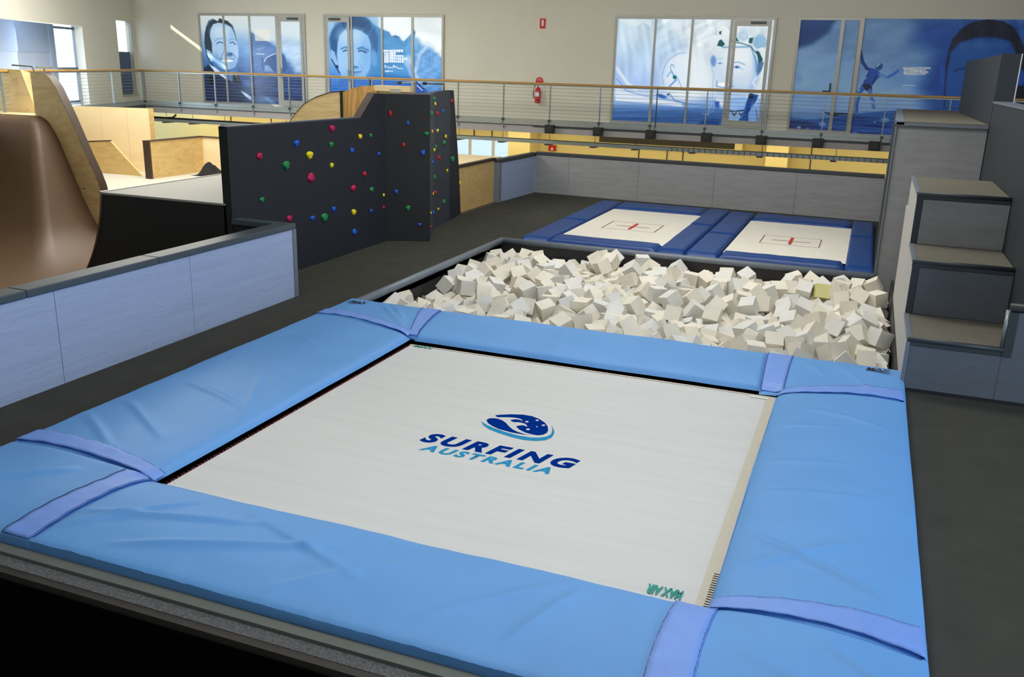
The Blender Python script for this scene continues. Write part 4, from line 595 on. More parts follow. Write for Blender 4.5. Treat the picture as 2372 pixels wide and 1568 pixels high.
CB = '-3997 15124 -249 22 -566 186 803;-1702 13427 -247 642 629 -298 323;-1560 13994 -248 389 622 -660 -161;-4479 16540 10 285 -206 32 936;-2848 14841 -71 388 694 114 -595;-2519 14839 -96 650 -145 746 9;-2668 15690 -101 200 -520 -823 115;-572 12583 -102 838 -494 -222 -67;-5577 12861 -246 694 260 87 -666;-5542 14275 -247 753 -557 290 -197;-5028 16540 -246 374 -425 824 31;-4206 15974 -246 741 180 -342 -550;-3934 15691 -246 895 107 432 7;-3382 13993 -246 436 78 -767 465;-2010 12295 -246 729 272 -467 419;-1426 11446 -247 362 632 320 -606;-276 11445 -251 267 -432 -744 -433;-402 14559 -247 521 -46 830 194;-130 14841 -246 236 208 -163 -935;-76 15125 -246 726 -374 143 -559;-5728 13711 -80 753 173 -238 588;-4445 11728 -55 564 -823 -20 70;-4281 13428 -21 82 -940 -294 154;-6126 12012 -246 349 -177 359 848;-4804 15974 -248 564 531 -411 480;-4205 15691 -246 485 -761 426 68;-3990 12012 -248 434 -178 734 -490;-3495 14271 -254 187 -386 637 640;-2348 13993 -248 454 468 68 755;-1541 16540 -249 564 -772 -125 -267;-545 15692 -248 774 131 61 -617;-146 14559 -249 981 108 -114 111;-6126 15974 10 573 -118 505 -634;-6432 13430 -247 302 -880 350 109;-5221 16258 -250 57 -474 -57 877;-5302 16540 -246 724 210 -647 116;-5064 13427 -247 637 466 -535 -302;-4548 15974 -249 199 -776 298 520;-4274 14842 -249 393 88 -910 94;-1438 13146 -247 789 503 -259 241;-1273 14275 -250 382 719 -430 -390;-911 13427 -246 468 -604 -280 -582;492 13992 -247 596 635 445 -210;-1495 15692 -90 473 198 593 -621;-5863 12012 -246 14 -519 -257 -815;-5607 12012 -247 655 -520 449 316;-5408 13995 -254 704 -73 695 127;-4754 15408 -246 368 -158 -912 -83;-4721 15691 -247 769 27 516 376;-4197 16257 -246 251 872 3 421;-3059 12862 -247 44 -726 646 232;-2803 12861 -247 136 -734 168 644;-2919 13146 -254 314 106 -921 206;-2860 13993 -246 367 -148 -707 -586;-2309 12578 -246 513 396 -761 -40;-2304 13429 -246 287 706 248 -598;-1285 16540 -253 589 376 654 -292;186 11730 -246 307 -623 447 563;-4608 14560 -142 240 -968 -9 -69;-3105 14843 -48 429 545 352 628;-2345 15692 -27 596 -97 -695 -390;-4965 16257 -248 705 185 419 542;-4376 14556 -252 562 -25 -826 -37;-4529 14842 -248 494 638 -577 125;-4207 16540 -246 607 229 -750 131;-4029 11729 -255 831 -84 -511 -205;-4007 14277 -250 144 167 132 -966;-3741 15126 -250 139 -326 921 -159;-3358 11726 -249 324 -77 903 -272;-3239 14273 -257 743 318 -576 123;-2560 13427 -246 544 -406 -530 -509;-2604 13993 -248 156 692 318 -630;-1305 13993 -265 301 -254 445 804;-276 15690 -251 182 -634 752 7;-6400 15974 10 309 512 -684 417;-6162 11446 -246 670 -161 704 174;-6176 13427 -248 334 -759 14 -559;-5577 16540 -246 652 120 737 -130;-5095 12012 -248 120 -263 734 615;-5028 13144 -246 186 328 886 271;-4765 15124 -248 60 -96 -325 -939;-4479 12578 -246 316 -711 542 -316;-4483 13144 -246 734 -241 412 483;-4285 11729 -255 70 -680 314 -659;-4263 14276 -248 821 -524 199 -107;-4060 12291 -263 499 -216 838 -29;-3933 16257 -246 552 -452 364 599;-3951 16540 -247 64 680 -62 728;-3695 15974 -247 28 -14 -830 -557;-3381 13710 -246 754 -217 620 -3;-3378 15124 -246 251 -627 432 -597;-3072 13428 -247 810 -127 -501 -277;-2984 14281 -276 620 -715 91 310;-2565 12579 -246 489 498 -345 627;-2558 13710 -246 348 -338 646 589;-2464 15694 -253 714 -422 408 -382;-2284 13710 -246 252 -658 -153 -692;-1958 13427 -247 323 325 -298 837;-2092 13992 -252 432 215 124 -867;-1951 15126 -251 126 -484 -626 598;-1348 16258 -264 235 -426 -379 -787;-657 14559 -246 222 701 206 -646;-588 15125 -248 372 -853 58 -361;-634 15974 -246 514 204 621 -556;-20 11443 -251 463 563 -635 -256;-158 13141 -253 981 -141 -91 98;236 12861 -259 284 -811 84 -505;110 14560 -248 334 555 631 -427;236 15412 -253 16 486 18 -874;492 13142 -246 509 -178 -715 444;-5526 15690 -36 539 -40 99 835;-3754 12860 -72 188 -402 -809 385;-6430 10880 -246 521 -275 770 246;-6432 11160 -247 495 801 -60 332;-6418 11446 -246 272 -775 473 319;-6404 11729 -246 145 662 361 -641;-6400 12012 -246 668 -107 -111 -728;-6432 13709 -247 493 -32 -866 76;-6432 13992 -247 131 730 -265 617;-6406 14276 -246 499 164 -376 -763;-6432 14560 -247 845 326 -422 42;-6432 14841 -247 847 -170 473 176;-6432 15124 -247 361 -731 209 -540;-6407 15408 -246 151 743 -328 563;-6432 15690 -247 394 502 -698 324;-6400 15974 -246 778 -15 -608 157;-6417 16262 -247 312 -449 94 832;-6400 16540 -246 652 -184 452 -580;-6174 10880 -248 575 476 588 -312;-6107 11163 -246 618 186 -758 90;-6135 11729 -246 348 -742 534 206;-6176 13712 -248 354 428 732 -395;-6176 13995 -248 120 735 238 -624;-6150 14276 -246 247 -674 -651 248;-6106 14559 -250 798 -248 -25 -549;-6176 14842 -248 554 304 -666 397;-6176 15127 -248 118 -747 -381 -532;-6151 15408 -247 403 -582 -639 300;-6176 15690 -247 852 -363 -372 -61;-6126 15974 -246 696 346 578 -250;-5988 16257 -264 382 -428 -748 -334;-6126 16540 -246 720 -514 -356 -301;-5918 10880 -249 324 319 -70 888;-5851 11163 -246 680 -84 704 184;-5906 11446 -249 371 -444 382 720;-5879 11729 -247 60 -681 -492 -538;-5920 13426 -249 779 -383 -455 -197;-5915 13708 -254 137 -333 68 -930;-5920 13991 -250 44 644 -649 -403;-5894 14278 -254 680 344 -626 168;-5850 14559 -246 478 534 428 -550;-5920 14841 -249 424 -204 -882 12;-5920 15127 -249 219 -965 112 91;-5895 15408 -247 402 806 317 296;-5920 15692 -250 786 86 352 -500;-5851 15974 -246 546 -503 -521 -421;-5732 16256 -254 270 562 687 373;-5851 16540 -246 290 -105 -45 -950;-5539 10879 -252 13 647 -531 547;-5595 11162 -247 687 300 -546 375;-5650 11446 -248 342 -228 120 904;-5623 11729 -248 802 -196 -179 -535;-5577 13144 -246 686 -266 -635 235;-5576 13432 -252 184 718 -637 215;-5533 13710 -246 384 486 774 -132;-5664 13994 -251 188 -602 301 -715;-5594 14559 -246 298 -948 -85 -75;-5552 14842 -247 250 -126 590 757;-5664 15122 -251 953 38 -247 169;-5569 15408 -246 928 188 -291 138;-5664 15692 -251 133 729 166 -650;-5581 15974 -246 7 -623 412 -665;-5476 16257 -252 73 780 -200 589;-5283 10880 -246 629 -595 -74 495;-5339 11163 -247 559 -313 646 416;-5394 11448 -252 453 -377 670 -451;-5367 11730 -249 692 -183 460 526;-5351 12012 -248 483 -490 345 -638;-5340 12295 -247 164 973 159 -15;-5302 12578 -246 315 113 825 -455;-5261 12861 -247 665 -367 -618 200;-5302 13144 -246 348 840 171 379;-5286 14276 -246 238 -823 196 -477;-5338 14558 -247 107 -137 504 -846;-5296 14842 -246 214 753 493 379;-5409 15125 -256 511 -429 -641 -379;-5302 15408 -246 186 -665 229 686;-5409 15686 -264 471 270 -790 283;-5316 15974 -246 237 -685 187 663;-5028 10880 -246 8 -419 629 655;-5068 11163 -246 476 572 399 -536;-5138 11450 -253 466 526 405 -584;-5111 11728 -250 773 -1 -543 328;-5084 12294 -248 260 657 -423 568;-5028 12578 -246 541 229 -396 706;-5005 12861 -246 611 356 -693 140;-5010 13710 -246 221 481 794 300;-4987 13992 -246 580 -782 -121 194;-5030 14276 -246 463 62 842 -268;-5082 14560 -247 721 -638 57 -265;-5041 14842 -246 713 -233 638 176;-5020 15121 -254 308 -244 755 525;-5028 15408 -246 622 -200 756 35;-4987 15692 -246 789 -76 523 313;-5060 15974 -247 6 -622 -743 248;-4769 10880 -246 587 203 -76 -780;-4812 11163 -249 17 270 -207 -940;-4880 11449 -254 364 521 -384 -670;-4855 11725 -252 414 -452 778 140;-4839 12012 -254 32 -478 204 -854;-4828 12296 -249 272 -602 -745 91;-4754 12578 -246 734 129 -651 145;-4749 12861 -246 607 455 -481 440;-4754 13144 -246 524 447 686 -234;-4808 13427 -249 308 375 231 -844;-4754 13710 -246 143 673 -123 716;-4725 13993 -246 321 530 336 -709;-4774 14276 -246 36 646 25 762;-4827 14560 -273 938 123 -10 324;-4785 14842 -247 398 -712 253 520;-4513 10880 -246 188 -631 -521 -543;-4556 11164 -249 754 -581 90 -291;-4458 11445 -252 233 -666 -279 -651;-4598 11725 -260 670 416 538 -298;-4502 12014 -246 35 -580 218 -784;-4572 12295 -252 818 28 -560 128;-4494 12861 -246 652 389 -625 184;-4553 13428 -249 948 -15 278 154;-4479 13710 -246 112 683 -64 719;-4469 13993 -246 992 -79 61 -82;-4518 14277 -247 457 -504 -479 -555;-4453 16257 -246 217 -149 748 610;-4479 16540 -246 678 -470 560 -82;-4257 10880 -248 401 632 -525 406;-4300 11164 -253 418 808 360 -209;-4202 11446 -246 682 -132 656 295;-4200 12578 -246 137 705 -155 679;-4238 12861 -246 393 -589 -634 -311;-4205 13144 -246 572 62 353 738;-4298 13429 -276 507 -835 188 -102;-4209 13710 -246 45 490 823 283;-4205 13993 -246 546 337 -655 400;-4001 10881 -249 290 -759 304 497;-4044 11164 -254 415 202 744 483;-3946 11446 -246 365 579 -588 431;-3937 12578 -246 867 168 -445 149;-3982 12862 -260 176 -751 94 -630;-3950 13144 -246 224 -862 249 380;-3840 13420 -251 360 590 -722 23;-3933 13710 -246 256 554 56 -790;-3930 13993 -246 719 -5 688 100;-3683 10880 -246 439 -595 -256 -623;-3624 11162 -246 663 -51 -747 -6;-3690 11446 -246 732 -235 -509 -386;-3773 11728 -258 445 -571 -388 571;-3734 12012 -250 322 854 1 -408;-3683 12299 -246 699 -288 -560 -339;-3669 12578 -246 51 -682 140 716;-3571 12860 -251 44 348 -607 -713;-3694 13144 -247 15 579 601 551;-3584 13426 -251 454 -658 -325 507;-3658 13710 -246 496 6 -186 848;-3659 13993 -246 465 53 667 -579;-3656 15408 -246 722 -292 335 -531;-3656 15691 -246 8 959 114 -260;-3656 16257 -246 809 403 -382 -194;-3695 16540 -247 590 289 -751 -71;-3427 10880 -249 55 -435 -424 793;-3368 11163 -246 733 95 578 -347;-3478 12012 -252 103 825 168 529;-3359 12295 -246 230 604 746 157;-3411 12578 -250 104 566 785 -230;-3315 12859 -249 234 -495 592 591;-3438 13144 -248 21 -221 880 420;-3328 13428 -247 301 -120 -587 -742;-3379 15408 -246 685 -231 667 178;-3395 15691 -246 550 -277 -50 786;-3439 15974 -248 187 597 -86 -776;-3394 16257 -246 712 107 -694 17;-3439 16540 -249 335 791 -212 467;-3168 10881 -248 627 -614 384 -288;-3112 11164 -246 743 363 -304 473;-3178 11447 -248 99 -63 695 709;-3102 11729 -246 938 -10 257 230;-3222 12015 -253 625 -7 771 125;-3103 12295 -246 330 -798 -257 -433;-3077 12578 -247 252 -843 -33 -474;-3182 13144 -250 7 666 -191 721;-3107 13710 -246 523 -210 821 92;-3096 14558 -247 27 450 800 -396;-3251 14838 -258 202 521 -684 469;-3107 15126 -246 205 878 -338 271;-3110 15408 -246 622 -425 612 241;-3139 15691 -247 851 381 -362 4;-3183 15974 -250 257 -880 398 -22;-3139 16257 -247 16 918 155 -363;-3183 16539 -249 370 733 447 354;-2811 10879 -249 519 -674 -188 -491;-2857 11163 -246 46 -508 349 -787;-2922 11446 -253 453 563 -389 -572;-2846 11730 -246 13 -408 -329 852;-2967 12012 -264 177 -599 -411 664;-2833 12295 -246 591 380 -239 671;-2821 12578 -246 382 -684 116 610;-2840 14559 -252 239 205 -838 446;-2996 14843 -280 423 -252 -848 -195;-2852 15126 -258 360 -64 918 -156;-2836 15408 -246 429 493 387 651;-2879 15692 -246 238 514 101 -818;-2817 15974 -246 680 419 583 149;-2883 16257 -248 580 -3 -759 296;-2819 16540 -246 42 446 -851 -274;-2555 10880 -246 613 13 784 101;-2601 11163 -247 425 -763 58 483;-2667 11448 -253 666 -191 385 609;-2590 11732 -247 178 833 208 482;-2509 12030 -254 335 -924 18 183;-2558 12295 -246 427 -602 -423 -526;-2564 14277 -249 663 -320 -600 -314;-2448 14559 -253 554 381 -696 251;-2698 14844 -279 212 512 -825 107;-2463 15123 -251 693 -55 -684 223;-2558 15408 -246 148 559 -560 593;-2557 15974 -246 482 462 731 -142;-2627 16256 -249 840 -87 516 -144;-2564 16540 -246 437 -511 435 599;-2299 10881 -248 336 703 435 -452;-2345 11161 -248 845 270 348 304;-2303 11446 -247 550 -310 -655 -416;-2327 11723 -246 273 199 921 -194;-2253 12020 -246 805 320 -34 -498;-2284 12295 -246 549 -296 716 312;-2297 14279 -251 339 -429 233 804;-2192 14559 -253 150 -867 164 -446;-2316 14845 -250 926 7 -13 377;-2207 15126 -251 706 -266 -588 -292;-2287 15408 -246 670 -533 -284 -432;-2206 15691 -250 480 711 325 -398;-2284 15974 -246 882 -387 269 0;-2371 16257 -251 334 -607 -694 -197;-2308 16540 -247 36 630 126 -766;-1937 10880 -249 308 752 -489 316;-2089 11162 -250 394 -471 411 -674;-2030 11447 -246 132 347 1 -928;-2071 11728 -249 168 85 886 424;-1997 12009 -246 193 -756 434 450;-2010 13710 -246 555 387 651 -344;-2041 14277 -248 428 -487 -39 -760;-1936 14559 -248 535 418 547 -490;-2057 14844 -250 716 -270 398 506;-2024 15408 -246 946 155 -46 283;-1950 15689 -250 818 -270 -461 212;-2010 15974 -246 16 734 203 -648;-2115 16257 -252 467 671 352 -456;-2052 16540 -247 22 -986 -168 -8;-1681 10880 -248 23 324 -236 -916;-1833 11160 -253 586 308 -706 252;-1682 11446 -248 904 236 -322 -151;-1815 11731 -250 506 -261 821 -46;-1836 13994 -252 622 521 -195 -551;-1785 14275 -248 33 629 -273 -727;-1680 14560 -248 299 -787 449 300;-1799 14842 -250 662 -64 -729 -164;-1695 15126 -246 694 278 -549 374;-1768 15408 -246 929 -125 -335 -93;-1695 15687 -250 678 233 665 -211;-1735 15974 -246 595 445 -276 609;-1860 16257 -256 911 -338 -223 76;-1797 16540 -249 353 218 -14 910;-1425 10880 -247 56 -489 -850 -190;-1437 11163 -246 25 -547 -656 520;-1529 14273 -250 718 44 -684 -126;-1424 14559 -247 290 955 47 -44;-1543 14842 -250 494 704 -59 506;-1357 15127 -254 465 -715 151 -500;-1498 15408 -248 426 809 -374 157;-1312 15689 -269 618 -10 -713 -332;-1460 15974 -246 722 -395 -524 222;-1604 16258 -258 28 890 -350 292;-1169 10880 -246 625 -640 447 -27;-1181 11163 -246 459 -412 244 748;-1230 12007 -247 961 178 78 195;-1220 12295 -246 583 700 -327 251;-1286 12577 -251 791 -166 -220 -546;-1269 12860 -250 128 -543 -368 -744;-1182 13146 -246 988 13 -42 146;-1187 13427 -246 246 634 -496 539;-1216 13709 -247 171 -56 720 -670;-1168 14559 -246 789 126 -597 -72;-1287 14844 -257 409 -442 735 312;-1100 15126 -250 835 123 -533 -61;-1240 15407 -248 688 -145 694 152;-1056 15695 -269 101 -919 228 306;-1188 15974 -246 696 649 108 -288;-911 10880 -246 289 -266 -191 900;-923 11162 -246 770 216 -549 244;-913 11442 -246 24 -789 230 569;-1047 11726 -257 222 -890 -311 248;-974 12011 -250 632 -45 490 -599;-964 12295 -251 292 -208 -367 858;-1028 12575 -258 195 809 -27 -554;-1013 12862 -253 23 595 467 653;-926 13148 -246 78 -404 539 735;-1018 14278 -257 687 -139 687 192;-913 14559 -246 374 361 838 -166;-1029 14843 -256 439 -690 -451 -358;-844 15125 -249 336 -176 -284 881;-984 15407 -252 198 -831 -318 -411;-800 15692 -265 800 354 433 219;-914 15974 -246 568 -625 532 64;-1092 16254 -264 301 608 -705 208;-1029 16541 -255 674 509 426 -326;-638 10880 -246 650 -120 742 -109;-553 11164 -250 354 -560 -369 -651;-530 11448 -279 267 -236 -684 637;-581 11720 -261 135 -367 -819 420;-718 12012 -256 741 -535 61 402;-616 12295 -250 471 -471 700 259;-772 12575 -260 622 -151 -633 -436;-757 12862 -254 492 -379 -764 174;-670 13148 -248 554 165 662 478;-634 13427 -246 578 -226 220 752;-532 13709 -252 579 -209 -704 -354;-633 13995 -247 543 568 71 -614;-530 14278 -263 422 720 433 340;-642 14840 -246 429 -455 250 739;-728 15409 -252 598 -444 589 312;-837 16252 -286 69 -557 -598 572;-759 16532 -252 307 -43 601 737;-360 10880 -246 364 529 -30 -766;-297 11163 -249 431 -267 -838 203;-462 12008 -261 792 12 176 -584;-360 12301 -252 225 183 -922 256;-360 12576 -247 786 294 514 -176;-501 12852 -260 412 136 771 -465;-414 13140 -248 150 -729 -94 -662;-363 13427 -246 649 -347 -606 -301;-276 13709 -252 137 898 -73 -412;-370 13992 -246 518 77 643 -559;-275 14277 -250 645 -448 516 342;-363 15974 -246 418 -494 -323 690;-275 16249 -261 72 853 -442 268;-504 16540 -267 294 -716 165 612;-92 10880 -246 291 468 420 -721;-41 11163 -247 537 380 139 -740;-126 12013 -246 455 854 -232 97;-20 12293 -248 642 -286 706 90;-93 12577 -246 31 414 838 354;-246 12852 -263 354 -674 272 588;-89 13427 -246 795 243 433 349;-20 13711 -249 2 866 382 321;-114 13995 -247 155 -943 251 153;-19 14276 -250 388 -468 -622 -495;-20 15692 -250 795 95 -594 -69;-89 15974 -246 676 -341 -277 -592;-20 16257 -248 531 370 -483 590;-248 16541 -268 573 -776 254 69;187 10880 -246 461 -367 291 754;215 11163 -247 689 234 641 -245;131 12013 -261 288 472 -514 656;236 12294 -248 308 415 777 -359;236 12573 -248 161 -449 573 667;236 13146 -252 18 -906 -234 -354;186 13427 -246 455 -519 -525 -498;236 13710 -248 350 514 -765 168;142 13997 -247 741 -155 -653 29;237 14276 -247 253 76 -924 274;236 14838 -248 312 -220 907 -178;186 15125 -246 192 -684 260 654;236 15693 -247 249 517 -817 -57;184 15974 -246 473 455 -713 -246;236 16256 -248 225 726 -199 619;8 16543 -268 601 208 -679 -368;461 10880 -246 663 169 -381 622;471 11163 -246 243 512 -246 786;460 13427 -246 278 672 114 -678;492 13711 -247 767 537 -246 -250;492 15690 -247 166 -769 617 24;461 15974 -246 633 -313 675 213;492 16259 -247 702 -597 282 268;492 16536 -248 373 760 16 -532;-6432 10880 10 515 612 476 -365;-6270 11162 -49 570 557 -283 534;-6197 16258 -116 195 -4 46 -980;-5737 14843 -70 712 538 5 452;-5215 15125 -89 323 -763 449 -334;-5204 15692 -111 610 -778 141 52;-4033 13428 -83 282 -821 406 -285;-2783 14277 -116 290 -829 468 -102;-5 12859 -175 157 -888 170 398'
HOLDS = [(0, 'm', -8.52, 11.445, 1.928, 0.128, 0.095), (0, 'b', -8.52, 12.416, 2.056, 0.133, 0.098), (0, 'g', -8.52, 12.111, 1.739, 0.152, 0.129), (0, 'y', -8.52, 12.773, 1.845, 0.162, 0.12), (0, 'm', -8.52, 13.475, 2.237, 0.141, 0.104), (0, 'g', -8.52, 13.432, 1.97, 0.116, 0.086), (0, 'y', -8.52, 14.401, 2.051, 0.108, 0.08), (0, 'g', -8.52, 14.773, 2.048, 0.09, 0.067), (0, 'b', -8.52, 14.11, 1.824, 0.114, 0.085), (0, 'y', -8.52, 13.435, 1.621, 0.104, 0.077), (0, 'm', -8.52, 12.79, 1.475, 0.183, 0.136), (0, 'b', -8.52, 15.063, 1.696, 0.085, 0.063), (0, 'r', -8.52, 14.525, 1.373, 0.105, 0.078), (0, 'm', -8.52, 14.113, 1.154, 0.145, 0.107), (0, 'g', -8.52, 14.773, 1.061, 0.114, 0.085), (0, 'g', -8.52, 11.451, 1.273, 0.1, 0.074), (0, 'm', -8.52, 12.131, 0.89, 0.124, 0.092), (0, 'b', -8.52, 12.788, 0.8, 0.117, 0.086), (0, 'g', -8.52, 13.152, 0.769, 0.172, 0.128), (0, 'b', -8.52, 13.451, 0.87, 0.107, 0.08), (0, 'y', -8.52, 14.113, 0.729, 0.133, 0.098), (0, 'b', -8.52, 14.743, 0.664, 0.094, 0.07), (0, 'y', -8.52, 15.23, 0.907, 0.074, 0.055), (0, 'r', -8.52, 15.224, 0.672, 0.074, 0.055), (0, 'b', -8.52, 14.121, 0.365, 0.135, 0.1), (1, 'r', -8.437, 15.372, 2.418, 0.069, 0.099), (1, 'b', -8.145, 15.52, 2.252, 0.064, 0.068), (1, 'r', -8.222, 15.481, 1.848, 0.065, 0.075), (1, 'b', -7.892, 15.648, 1.708, 0.092, 0.096), (1, 'g', -7.831, 15.679, 2.064, 0.092, 0.069), (1, 'b', -8.351, 15.416, 0.964, 0.077, 0.077), (1, 'g', -8.152, 15.516, 0.644, 0.088, 0.105), (1, 'b', -7.954, 15.617, 0.328, 0.067, 0.056), (2, 'g', -8.203, 16.748, 2.656, 0.134, 0.099), (3, 'y', -8.324, 17.056, 2.56, 0.091, 0.068), (2, 'g', -7.893, 16.004, 2.422, 0.122, 0.091), (3, 'r', -8.348, 17.207, 2.362, 0.108, 0.08), (3, 'b', -8.413, 17.615, 2.389, 0.102, 0.076), (4, 'r', -8.518, 18.27, 2.58, 0.113, 0.084), (2, 'o', -7.979, 16.211, 2.069, 0.096, 0.071), (3, 'b', -8.326, 17.07, 2.036, 0.07, 0.052), (3, 'y', -8.35, 17.22, 2.013, 0.094, 0.069), (3, 'y', -8.447, 17.825, 1.858, 0.097, 0.072), (3, 'g', -8.425, 17.689, 1.735, 0.137, 0.101), (3, 'g', -8.331, 17.102, 1.699, 0.094, 0.07), (2, 'y', -8.231, 16.817, 1.655, 0.108, 0.08), (3, 'r', -8.367, 17.327, 1.455, 0.12, 0.089), (2, 'b', -8.0, 16.262, 1.467, 0.105, 0.078), (4, 'g', -8.53, 18.338, 1.335, 0.168, 0.125), (3, 'y', -8.464, 17.937, 1.128, 0.091, 0.068), (2, 'g', -8.275, 16.921, 1.095, 0.134, 0.1), (4, 'y', -8.641, 19.008, 0.733, 0.106, 0.078), (2, 'y', -8.111, 16.529, 0.81, 0.07, 0.052), (3, 'r', -8.325, 17.058, 0.758, 0.105, 0.077), (3, 'g', -8.428, 17.71, 0.478, 0.134, 0.099), (3, 'y', -8.361, 17.287, 0.38, 0.074, 0.055), (2, 'y', -7.851, 15.903, 0.525, 0.069, 0.051), (2, 'b', -8.151, 16.625, 0.409, 0.095, 0.071), (2, 'r', -7.869, 15.947, 0.244, 0.069, 0.051)]
EMB = [('emblem_light_crescent', 'logo_sky', [(-3.1279, 7.4294), (-3.0717, 7.349), (-2.9871, 7.2816), (-2.8751, 7.234), (-2.7216, 7.1911), (-2.5816, 7.1766), (-2.4848, 7.203), (-2.4138, 7.2522), (-2.3792, 7.3314), (-2.3863, 7.4304), (-2.4039, 7.4876), (-2.4386, 7.5575), (-2.4795, 7.6185), (-2.4435, 7.5428), (-2.4226, 7.4789), (-2.4112, 7.4116), (-2.4282, 7.3441), (-2.4809, 7.2912), (-2.5589, 7.2596), (-2.6736, 7.2536), (-2.8208, 7.2811), (-2.9499, 7.3261), (-3.0421, 7.3679)]), ('emblem_dark_wave', 'logo_navy', [(-3.0876, 7.4689), (-3.0931, 7.5), (-3.0822, 7.5311), (-3.053, 7.5527), (-3.0075, 7.5584), (-2.9517, 7.5378), (-2.8965, 7.4943), (-2.8433, 7.4307), (-2.7831, 7.3719), (-2.7125, 7.3315), (-2.6313, 7.3091), (-2.5691, 7.3118), (-2.6451, 7.2979), (-2.7627, 7.296), (-2.8921, 7.321), (-2.9845, 7.3647), (-3.0463, 7.4114)]), ('emblem_dark_crest', 'logo_navy', [(-3.0571, 7.614), (-3.058, 7.6348), (-3.0221, 7.6651), (-2.9294, 7.7221), (-2.8203, 7.7627), (-2.7249, 7.7623), (-2.6342, 7.7205), (-2.5548, 7.6544), (-2.5006, 7.5784), (-2.467, 7.4948), (-2.4569, 7.4265), (-2.4733, 7.3707), (-2.5137, 7.3328), (-2.5773, 7.3342), (-2.6466, 7.3501), (-2.7167, 7.3906), (-2.7722, 7.4439), (-2.7671, 7.4739), (-2.7317, 7.503), (-2.7032, 7.5012), (-2.6779, 7.483), (-2.6819, 7.5062), (-2.7098, 7.5436), (-2.7433, 7.5584), (-2.7833, 7.5652), (-2.831, 7.5429), (-2.8747, 7.5584), (-2.8762, 7.5862), (-2.8493, 7.6144), (-2.8147, 7.6228), (-2.7824, 7.6121), (-2.7662, 7.6016), (-2.7802, 7.6312), (-2.8169, 7.6531), (-2.8745, 7.6549), (-2.9424, 7.6336), (-3.0228, 7.5958)]), ('emblem_star', 'white', [(-2.702, 7.6111), (-2.7101, 7.5995), (-2.7043, 7.5855), (-2.7172, 7.5884), (-2.7244, 7.5761), (-2.7293, 7.5905), (-2.7423, 7.5922), (-2.7342, 7.6037), (-2.74, 7.6178), (-2.7271, 7.6149), (-2.7198, 7.6272), (-2.715, 7.6127)]), ('emblem_star', 'white', [(-2.6255, 7.6856), (-2.633, 7.675), (-2.6278, 7.6621), (-2.6396, 7.6648), (-2.6462, 7.6535), (-2.6505, 7.6668), (-2.6624, 7.6683), (-2.6549, 7.679), (-2.6601, 7.6919), (-2.6483, 7.6892), (-2.6416, 7.7005), (-2.6373, 7.6872)]), ('emblem_star', 'white', [(-2.5268, 7.5938), (-2.535, 7.5824), (-2.5296, 7.5685), (-2.5423, 7.5714), (-2.5496, 7.5592), (-2.5541, 7.5734), (-2.5669, 7.5751), (-2.5587, 7.5865), (-2.5642, 7.6004), (-2.5515, 7.5975), (-2.5441, 7.6098), (-2.5396, 7.5954)]), ('emblem_star', 'white', [(-2.5798, 7.5264), (-2.5843, 7.5194), (-2.5829, 7.5107), (-2.5901, 7.5137), (-2.5967, 7.5097), (-2.5966, 7.5185), (-2.6022, 7.5247), (-2.5949, 7.5272), (-2.5917, 7.5351), (-2.5873, 7.5277)]), ('emblem_star', 'white', [(-2.6242, 7.4387), (-2.633, 7.4265), (-2.627, 7.4119), (-2.6407, 7.4148), (-2.6485, 7.4019), (-2.6535, 7.4169), (-2.6673, 7.4186), (-2.6586, 7.4308), (-2.6647, 7.4454), (-2.6509, 7.4425), (-2.6431, 7.4555), (-2.6381, 7.4404)])]
mat_grain = plywood('strong_grain_plywood', (222, 180, 110), (150, 100, 44), .8, (2.2, 1, .7), False, .9)

# ================================================ PLATFORM WALLS, STEPS, PIT
def lowwall(label, pts, joints, h, mname, cap='trim', faces=None): pass
# long blue-grey knee wall on the left
kw = thing('knee_wall', (-7.54, 7, 0), 'long low blue-grey plywood wall with dark cap on the left', 'low wall')
ys = [3.2, 4.15, 6.63, 8.65, 10.86]
for a, b in zip(ys[:-1], ys[1:]): B(-7.66, -7.54, a + .003, b - .003, 0, 1.0).build('panel', 'blue_ply', kw, bevel=.003)
for a, b in ((3.2, 6.30), (6.306, 8.12), (8.126, 10.88)): B(-7.79, -7.525, a, b, 1.0, 1.08).build('cap', 'cap', kw, bevel=.012)
B(-7.68, -7.525, 10.80, 10.885, .0, 1.0).build('end_trim', 'trim_lt', kw, bevel=.006)
B(-8.52, -7.66, 10.74, 10.86, 0, 1.0).build('panel', 'black', kw); B(-8.52, -7.79, 10.70, 10.88, 1.0, 1.08).build('cap', 'cap', kw, bevel=.012)
B(-8.66, -7.66, 3, 10.74, -1.44, -.3).build('panel', 'void', kw)

# grey knee wall across the back
bw = thing('knee_wall', (-4, 23.3, 0), 'long low grey plywood wall with black cap behind the two navy trampolines', 'low wall')
xs = [-8.49, -7.51, -5.55, -3.55, -1.53, .56]
def yb(x): return 23.72 - (x + 8.49) * .052
for i, (a, b) in enumerate(zip(xs[:-1], xs[1:])):
    MB().hull([(a + .003, yb(a)), (b - .003, yb(b)), (b - .003, yb(b) + .1), (a + .003, yb(a) + .1)], 0, 1.03).build('panel', 'grey_ply', bw)
MB().hull([(-8.49, yb(-8.49) - .02), (.46, yb(.46) - .02), (.46, yb(.46) + .14), (-8.49, yb(-8.49) + .14)], 1.03, 1.115).build('cap', 'trim', bw, bevel=.01)
MB().hull([(-8.49, 23.72), (-8.62, 21.45), (-8.74, 21.45), (-8.61, 23.8)], 0, 1.0).build('panel', 'blue_ply', bw)
MB().hull([(-8.47, 23.8), (-8.60, 21.33), (-8.78, 21.33), (-8.65, 23.85)], 1.0, 1.09).build('cap', 'trim', bw, bevel=.01)
